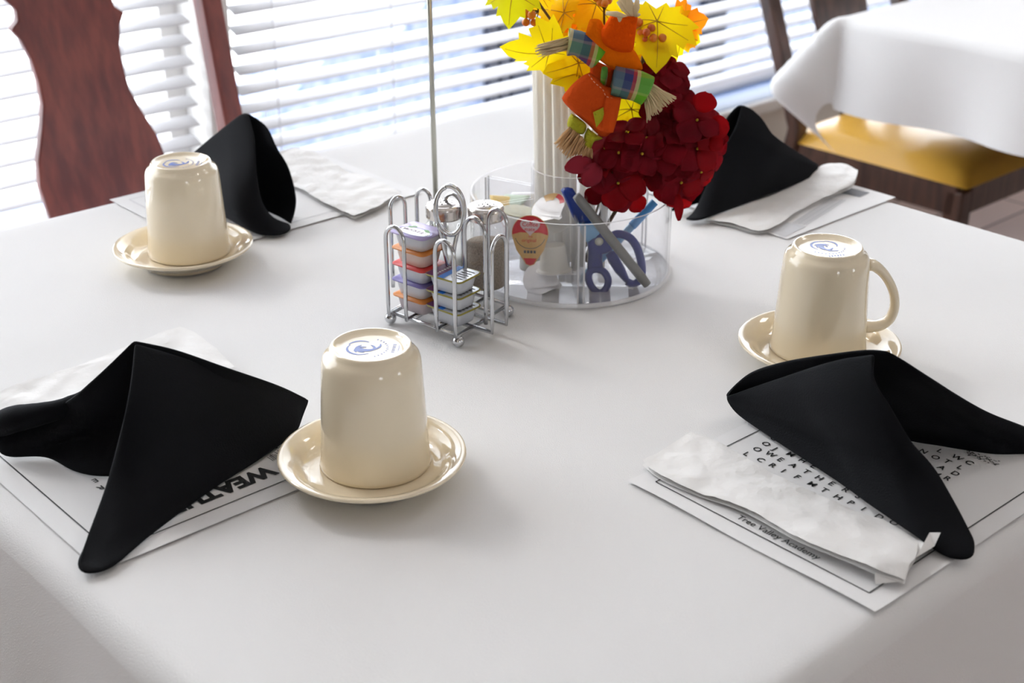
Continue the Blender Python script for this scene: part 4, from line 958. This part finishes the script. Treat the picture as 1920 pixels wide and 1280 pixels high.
mb = MB(); g0 = Q(1080, 366, 1.378); g1 = Q(1214, 534, 1.372); mb.tube([g0, g0.lerp(g1, 0.05), g0.lerp(g1, 0.5), g0.lerp(g1, 0.93), g1], [0.0042, 0.0050, 0.0052, 0.0052, 0.0044], 16)
tag(recenter(mb.build('marker_pen', 'grey_plastic')), 'grey marker pen leaning in front of the scissors', 'pen')
bp_ = thing('ballpoint_pen', 'light blue ballpoint pen slanting behind the scissors', 'pen', Q(1085, 528, 1.43))
g0 = Q(1085, 530, 1.412); g1 = Q(1228, 378, 1.430)
mb = MB(); mb.tube([g0, g0.lerp(g1, 0.06), g0.lerp(g1, 0.7)], [0.002, 0.0042, 0.0042], 14); mb.build('barrel', 'pale_blue', bp_)
mb = MB(); mb.tube([g0.lerp(g1, 0.7), g0.lerp(g1, 0.72), g1], [0.0046, 0.0048, 0.0045], 14); mb.build('pen_cap', 'light_blue', bp_)

# ------------------------------------------------------------------ artificial autumn bouquet
YB = 1.445
bq = thing('autumn_bouquet', 'artificial autumn bouquet of maple leaves, berries and burgundy hydrangea', 'bouquet', (CC.x + 0.012, CC.y, T + 0.006))
EX = Vector((1, 0, 0)); EY = up; EZ = Vector((0, -math.cos(PT), math.sin(PT)))
half = [(0, -.30), (.22, -.46), (.29, -.36), (.52, -.40), (.48, -.25), (.70, -.15), (.93, .0), (.76, .09), (.88, .38), (.66, .35), (.58, .50), (.42, .42), (.46, .70), (.31, .68), (.20, .86), (0, 1.06)]
full = half + [(-x, y) for x, y in reversed(half[1:-1])]
def leaf(px, py, y, size, roll, tx, ty, m_, curl=0.25):
    c = Q(px, py, y); R = Matrix((EX, EY, EZ)).transposed() @ Euler((math.radians(tx), math.radians(ty), 0)).to_matrix() @ Euler((0, 0, math.radians(roll))).to_matrix()
    mb = MB()
    def pt(x, y_): return c + R @ Vector((x * size, y_ * size, (-curl * (x * x + 0.6 * y_ * y_) + 0.05 * math.sin(5 * x + 3 * y_)) * size))
    n = len(full); vs = [pt(0, 0)]
    for q in (0.35, 0.7, 1.0): vs += [pt(x * q, y_ * q) for x, y_ in full]
    fs = [(0, 1 + i, 1 + (i + 1) % n) for i in range(n)]
    for k in range(2): fs += [(1 + k * n + i, 1 + (k + 1) * n + i, 1 + (k + 1) * n + (i + 1) % n, 1 + k * n + (i + 1) % n) for i in range(n)]
    mb.add(vs, fs, 0)
    for (x, y_) in ((0, .95), (.68, .30), (-.68, .30), (.66, .0), (-.66, .0), (.16, -.36), (-.16, -.36)):
        mb.tube([pt(x * k / 4, y_ * k / 4) + R @ Vector((0, 0, 0.0006)) for k in range(5)], [0.0006, 0.0005, 0.0004, 0.0003, 0.0002], 5, 1)
    o = mb.build('maple_leaf', [m_, 'vein'], bq, weld=False)
    return c
LV = [(1232, 40, 1.44, 0.050, 178, -12, 8, 'yellow'), (1272, 62, 1.465, 0.032, -100, 10, 30, 'yellow'), (1283, 45, 1.475, 0.030, -75, 5, 20, 'orange_leaf'),
      (962, -14, 1.43, 0.034, 172, -5, -15, 'lime'), (1058, 24, 1.46, 0.030, 75, -10, -20, 'yellow'), (1040, 62, 1.475, 0.024, 20, 15, 10, 'yellow'),
      (1086, 46, 1.465, 0.033, -10, 10, 10, 'orange_leaf'), (1060, 40, 1.478, 0.034, 140, 0, 10, 'amber'), (1118, 8, 1.47, 0.040, 160, -10, 15, 'yellow'), (1140, 30, 1.485, 0.036, 200, 0, 0, 'yellow'),
      (1030, 98, 1.42, 0.047, 95, 62, 12, 'yellow'), (1085, 118, 1.435, 0.036, 110, 25, 5, 'yellow'), (1098, 100, 1.445, 0.034, 60, 35, 0, 'amber'),
      (1086, 138, 1.44, 0.030, 108, -20, 10, 'yellow'), (1184, 205, 1.435, 0.034, 185, -8, 10, 'yellow'), (1162, 240, 1.43, 0.026, 200, 5, -20, 'amber'), (1222, 104, 1.46, 0.030, 170, 10, 10, 'amber'),
      (1205, 90, 1.475, 0.034, 120, 0, 0, 'yellow'), (1196, 130, 1.452, 0.026, 210, 10, 0, 'yellow'), (1012, -12, 1.45, 0.022, 150, 10, 10, 'amber')]
for l_ in LV: leaf(*l_)
def stem(pts, r=0.0012, m_='stem'):
    mb = MB(); mb.tube(spline(pts, 16), r, 7); mb.build('stem', m_, bq)
foot = Vector((CC.x + 0.012, CC.y, T + 0.010))
stem([Q(1000, -10, 1.44), Q(1026, 28, 1.445), Q(1048, 58, 1.45), Q(1100, 120, 1.46), Q(1150, 260, 1.46), foot], 0.0014)
stem([Q(1134, -10, 1.46), Q(1133, 60, 1.465), Q(1140, 200, 1.462), foot], 0.0013)
stem([Q(1213, 82, 1.43), Q(1208, 100, 1.435), Q(1200, 130, 1.44), Q(1180, 260, 1.45), foot + Vector((.005, 0, 0))], 0.0016)
stem([Q(1232, 43, 1.442), Q(1222, 70, 1.447), Q(1205, 130, 1.45), Q(1178, 280, 1.455), foot + Vector((.004, .003, 0))], 0.0013)
stem([Q(1260, 300, 1.41), Q(1230, 300, 1.44), Q(1190, 340, 1.45), foot + Vector((.006, -.003, 0))], 0.0014)
stem([Q(1165, 330, 1.41), Q(1170, 340, 1.43), Q(1150, 400, 1.45), foot + Vector((0, -.005, 0))], 0.0014)
stem([Q(1212, 150, 1.43), Q(1195, 240, 1.445), Q(1170, 330, 1.45), foot + Vector((-.003, .004, 0))], 0.0014)
def berries(lst, y, tips):
    spray = None
    mb = MB()
    for px, py, dy in lst: mb.tube([Q(tips[0], tips[1], y), Q((px + tips[0]) / 2 + 2, (py + tips[1]) / 2, y + dy / 2), Q(px, py, y + dy)], 0.0006, 5)
    sp_ = mb.build('berry_spray', 'stem', bq)
    for px, py, dy in lst:
        c = Q(px, py, y + dy); mb = MB(); mb.sphere(c, 0.0041 + random.uniform(-.0003, .0004), 16); b = mb.build('berry', 'berry', None); b.parent = sp_; b.data.transform(Matrix.Translation(-parent_world(sp_)))
berries([(986, 26, 0.0), (997, 28, -0.004), (986, 42, -0.002), (1001, 42, 0.0), (980, 18, 0.004), (994, -2, 0.003), (1001, -4, 0)], 1.438, (1010, 20))
berries([(1212, 61, -0.006), (1221, 53, 0.002), (1201, 62, 0.002), (1210, 75, -0.002), (1225, 71, -0.004), (1242, 71, -0.003), (1232, 88, -0.004), (1244, 86, 0.0), (1198, 42, 0.004), (1194, 50, 0.006)], 1.432, (1212, 84))
berries([(1126, 4, 0.0), (1134, 6, -0.003), (1141, 1, 0.002), (1119, -4, 0.001)], 1.445, (1133, 20))

# hydrangea heads made of four-petal florets
def petal_grid(mb, c, d, nrm, size, mi, cup):
    s = d.cross(nrm).normalized()
    def fn(a, b):
        t = a; wv = (b - 0.5) * 2
        wd = size * 0.58 * (math.sin(math.pi * (0.10 + 0.86 * t)) ** 0.7) * (0.55 + 0.55 * t)
        z = cup * size * (t * t - 0.3 * t) + 0.10 * size * wv * wv * (1 - t) + 0.05 * size * math.sin(3.2 * wv + 5 * t)
        return c + d * (size * (0.06 + 0.98 * t - 0.10 * wv * wv * t)) + s * (wd * wv) + nrm * z
    mb.grid(fn, 7, 6, mi)
def floret(c, nrm, size, rot, head, mt=('petal', 'petal_backlit', 'vein'), mis=(0, 0, 0, 0), cups=None):
    nrm = nrm.normalized(); x = nrm.orthogonal().normalized(); y = nrm.cross(x); mb = MB()
    for k in range(4):
        a = rot + k * math.pi / 2 + random.uniform(-.18, .18); d = x * math.cos(a) + y * math.sin(a)
        petal_grid(mb, c + nrm * (0.0005 * k), d, nrm, size * random.uniform(0.85, 1.1), mis[k], random.uniform(-0.25, 0.22) if cups is None else cups)
    mb.sphere(c + nrm * 0.0015, 0.0016, 8, 2)
    o = mb.build('floret', list(mt), None, solid=0.0004, weld=False); o.parent = head; o.data.transform(Matrix.Translation(-parent_world(head)))
def head(px, py, y, fl):
    c = Q(px, py, y); mb = MB(); mb.sphere(c, 0.010, 12)
    h = mb.build('hydrangea_head', 'stem', bq)
    for (fx, fy, dy, size, nx, ny, mis) in fl:
        p = Q(fx, fy, y + dy); nrm = EX * nx + EY * ny + EZ * 1.0
        mb_ = floret(p, nrm, size, random.uniform(0, 1.57), h, mis=mis)
R0 = (0, 0, 0, 0); R1 = (0, 1, 0, 0); R2 = (1, 1, 0, 0); R3 = (1, 1, 1, 0)
z3 = lambda x, y: (880 + x / 3.048, y / 3.048)
head(1155, 330, 1.415, [(*z3(850, 1045), -0.02, 0.027, 0.0, -0.3, R2), (*z3(715, 985), -0.012, 0.021, -0.9, -0.2, R1), (*z3(855, 875), -0.022, 0.024, -0.3, 0.2, R0), (*z3(780, 850), -0.012, 0.022, -0.6, 0.5, R0),
                        (*z3(985, 880), -0.022, 0.026, 0.2, 0.1, R0), (*z3(770, 1090), -0.010, 0.022, -0.4, -0.9, R1), (*z3(930, 1120), -0.012, 0.022, 0.5, -0.8, R2), (*z3(900, 760), -0.014, 0.021, -0.2, 0.9, R0), (*z3(970, 950), -0.006, 0.018, 0.9, -0.3, R0), (*z3(870, 940), 0.0, 0.026, 0, 0, R0)])
head(1262, 290, 1.425, [(*z3(1200, 900), -0.024, 0.026, 0.0, -0.1, R0), (*z3(1140, 800), -0.022, 0.026, -0.3, 0.3, R0), (*z3(1300, 690), -0.018, 0.030, 0.1, 0.4, R0), (*z3(1300, 850), -0.022, 0.027, 0.4, 0.0, R1), (*z3(1370, 740), -0.006, 0.028, 0.8, 0.3, R2),
                        (*z3(1210, 1040), -0.020, 0.026, 0.1, -0.6, R1), (*z3(1130, 1090), -0.014, 0.018, -0.6, -0.6, R1), (*z3(1320, 980), -0.010, 0.025, 0.8, -0.6, R1), (*z3(1080, 960), -0.018, 0.023, -0.6, -0.1, R0), (*z3(1020, 790), -0.012, 0.023, -0.9, 0.3, R0),
                        (*z3(1230, 740), -0.014, 0.026, 0.0, 0.7, R0), (*z3(1190, 1130), -0.004, 0.018, -0.1, -1.0, R2), (*z3(1390, 860), 0.0, 0.024, 1.0, -0.1, R2), (*z3(1230, 850), 0.002, 0.032, 0, 0, R0), (*z3(1130, 940), 0.0, 0.030, 0, 0, R0), (*z3(1240, 980), 0.002, 0.030, 0, 0, R0), (*z3(1330, 780), 0.004, 0.030, 0, 0, R0)])
head(1250, 165, 1.44, [(*z3(1140, 400), -0.010, 0.023, 0.2, 0.6, R0), (*z3(1080, 380), -0.006, 0.018, -0.6, 0.5, R0), (*z3(1150, 490), -0.018, 0.024, 0.4, 0.0, R0), (*z3(1185, 580), -0.016, 0.023, 0.5, -0.2, R0), (*z3(1100, 590), -0.012, 0.023, -0.3, -0.1, R0), (*z3(1150, 650), -0.012, 0.024, 0.2, -0.4, R0), (*z3(1050, 690), -0.012, 0.024, -0.4, -0.5, R0), (*z3(1120, 520), 0.004, 0.028, 0, 0, R0), (*z3(1120, 640), 0.004, 0.028, 0, 0, R0)])
def lone_petal(px0, py0, px1, py1, y, size_w, m_):
    a = Q(px0, py0, y); b = Q(px1, py1, y - 0.004); d = (b - a); L_ = d.length; d.normalize(); mb = MB()
    s = d.cross(EZ).normalized()
    mb.grid(lambda t, q: a + d * (L_ * t) + s * (size_w * (q - .5) * 2 * (math.sin(math.pi * (0.06 + 0.9 * t)) ** 0.7)) + EZ * (0.004 * math.sin(math.pi * t) + 0.002 * (2 * q - 1) ** 2), 8, 6)
    mb.build('loose_petal', m_, bq, solid=0.0004)
lone_petal(*z3(1320, 640), *z3(1365, 530), 1.402, 0.0125, 'petal_backlit'); lone_petal(*z3(1360, 740), *z3(1485, 720), 1.41, 0.0125, 'petal_backlit'); lone_petal(*z3(1190, 1110), *z3(1197, 1262), 1.40, 0.0048, 'petal_backlit')
lone_petal(*z3(700, 925), *z3(545, 965), 1.395, 0.0095, 'petal_back'); lone_petal(*z3(735, 940), *z3(660, 1065), 1.392, 0.011, 'petal_back'); lone_petal(*z3(1370, 800), *z3(1440, 850), 1.41, 0.009, 'petal_backlit')

# ------------------------------------------------------------------ scarecrow pick
YS = 1.405
sk = thing('scarecrow_pick', 'little scarecrow in an orange felt hat and overalls, tucked into the bouquet', 'scarecrow', Q(1150, 300, YS))
W3 = lambda l, dy=0.0: [Q(880 + x / 3.048, y / 3.048, YS + dy) for x, y in l]
W8 = lambda l, dy=0.0: [Q(980 + x / 4.924, 40 + y / 4.924, YS + dy) for x, y in l]
def dense(loop, n=36): return spline(loop + [loop[0]], n)[:-1]
mb = MB(); mb.tube([Q(1140, 120, YS + 0.01), Q(1145, 220, YS + 0.02), Q(1135, 380, 1.44), foot + Vector((-.004, 0, 0))], 0.0015, 8); mb.build('stick', 'stem', sk)
WH = lambda l, dy=0.0: [Q(900 + x / 3.107, y / 3.107, YS + dy) for x, y in l]
mb = MB(); mb.pillow(dense(WH([(640, 114), (672, 108), (706, 122), (745, 190), (830, 250), (892, 285), (925, 335), (948, 400), (905, 422), (850, 428), (800, 414), (745, 385), (690, 345), (650, 305), (606, 262), (612, 220), (622, 165)], -0.006), 60), EZ, 0.0035, 0, 6); mb.build('hat_brim', 'felt_light', sk)
mb = MB(); mb.pillow(dense(WH([(705, 180), (735, 130), (772, 78), (800, 92), (850, 88), (915, 92), (912, 150), (904, 215), (890, 292), (850, 306), (800, 300), (750, 278), (712, 240)], -0.012), 60), EZ, 0.0075, 0, 6); mb.build('hat_crown', 'felt', sk)
mb = MB()
for (a, b, wd) in ((( 905, 95), (780, 75), 0.003), ((920, 90), (850, 5), 0.004), ((930, 92), (900, -30), 0.004), ((945, 95), (960, 0), 0.0035), ((900, 100), (808, 125), 0.0032), ((935, 95), (870, -20), 0.004), ((950, 95), (975, 80), 0.002)):
    p, q = W3([a, b], -0.014); d = (q - p).normalized(); mb.tube([p, p.lerp(q, 0.5) + EZ * 0.003, q], [(wd * 0.4, 0.0006), (wd, 0.0008), (wd * 0.6, 0.0005)], 8, flat=d.cross(EZ))
mb.build('raffia_tuft', 'straw', sk)
mb = MB(); mb.pillow(dense(W8([(640, 340), (760, 400), (860, 430), (840, 520), (850, 660), (760, 680), (700, 620), (640, 560), (620, 460)], 0.004)), EZ, 0.008, 0, 5); mb.build('bib', 'rust', sk)
mb = MB(); mb.tube(spline(W8([(420, 190), (520, 205), (600, 260), (700, 340)], -0.002), 14), [0.0135, 0.0135] + [0.0125] * 13, 14, caps=True); mb.build('sleeve', 'plaid', sk)
mb = MB(); mb.tube(spline(W8([(830, 550), (930, 570), (1040, 590), (1150, 640)], -0.010), 14), [0.0155] * 15, 14); mb.build('sleeve', 'plaid', sk)
mb = MB(); mb.pillow(dense(W8([(730, 420), (785, 430), (770, 590), (720, 560)], -0.004)), EZ, 0.004, 0, 4); mb.build('shirt_front', 'plaid', sk)
mb = MB(); mb.pillow(dense(W8([(620, 470), (690, 520), (750, 590), (850, 620), (885, 660), (870, 800), (840, 980), (770, 1065), (700, 1045), (600, 950), (470, 840), (375, 740), (370, 690), (450, 590), (540, 510)], -0.010), 48), EZ, 0.014, 0, 6); ov = mb.build('overalls', 'rust', sk)
mb = MB(); q = W8([(650, 840), (745, 795), (752, 890), (680, 980)], -0.0235); mb.prism(q, EZ * 0.0012); mb.build('patch', 'lime_felt', sk)
mb = MB()
st_ = spline(W8([(610, 490), (660, 560), (740, 630), (770, 690), (850, 715)], -0.0255), 18)
for i in range(0, 18, 2): mb.tube([st_[i], st_[i + 1]], 0.0004, 5)
mb.build('stitching', 'stitch', sk)
mb = MB(); mb.tube(spline(W8([(830, 690), (800, 850), (760, 1000)], -0.018), 10), [0.009] * 11, 12); mb.build('trouser_leg', 'rust', sk)
mb = MB(); mb.pillow(dense(W8([(450, 850), (520, 890), (590, 960), (560, 1040), (480, 1030), (415, 970), (420, 900)], -0.006)), EZ, 0.010, 0, 5); mb.build('trouser_cuff', 'lime_felt', sk)
mb = MB(); mb.pillow(dense(W8([(600, 980), (690, 1050), (740, 1080), (660, 1110), (620, 1200), (565, 1150), (570, 1050)], -0.006)), EZ, 0.010, 0, 5); mb.build('trouser_cuff', 'lime_felt', sk)
def straws(name, base, tip0, tip1, n, m_, dy=0.0, r=0.0007, spread=0.006):
    mb = MB()
    for k in range(n):
        t = random.random(); b = W8([(base[0] + (base[2] - base[0]) * t, base[1] + (base[3] - base[1]) * t)], dy)[0] + EZ * random.uniform(-spread, spread)
        u_ = t + random.uniform(-.15, .15); le = random.uniform(0.8, 1.06)
        q = W8([(tip0[0] + (tip1[0] - tip0[0]) * u_, tip0[1] + (tip1[1] - tip0[1]) * u_)], dy)[0] + EZ * random.uniform(-spread * 1.6, spread * 1.6); q = b + (q - b) * le
        mb.tube([b, b.lerp(q, 0.5) + EX * random.uniform(-.0012, .0012) + EZ * random.uniform(0, .002), q], [r, r, r * 0.6], 5)
    mb.build(name, m_, sk)
straws('straw_hand', (425, 150, 415, 260), (125, 245), (150, 320), 70, 'straw', -0.002)
straws('straw_hand', (1180, 570, 1130, 700), (1400, 720), (1150, 920), 110, 'straw', -0.012, 0.00085)
straws('straw_foot', (430, 980, 540, 1060), (300, 1130), (420, 1260), 80, 'tan_straw', -0.006, 0.0007)
straws('straw_foot', (530, 1050, 640, 1190), (430, 1230), (620, 1270), 70, 'tan_straw', -0.006, 0.0007)
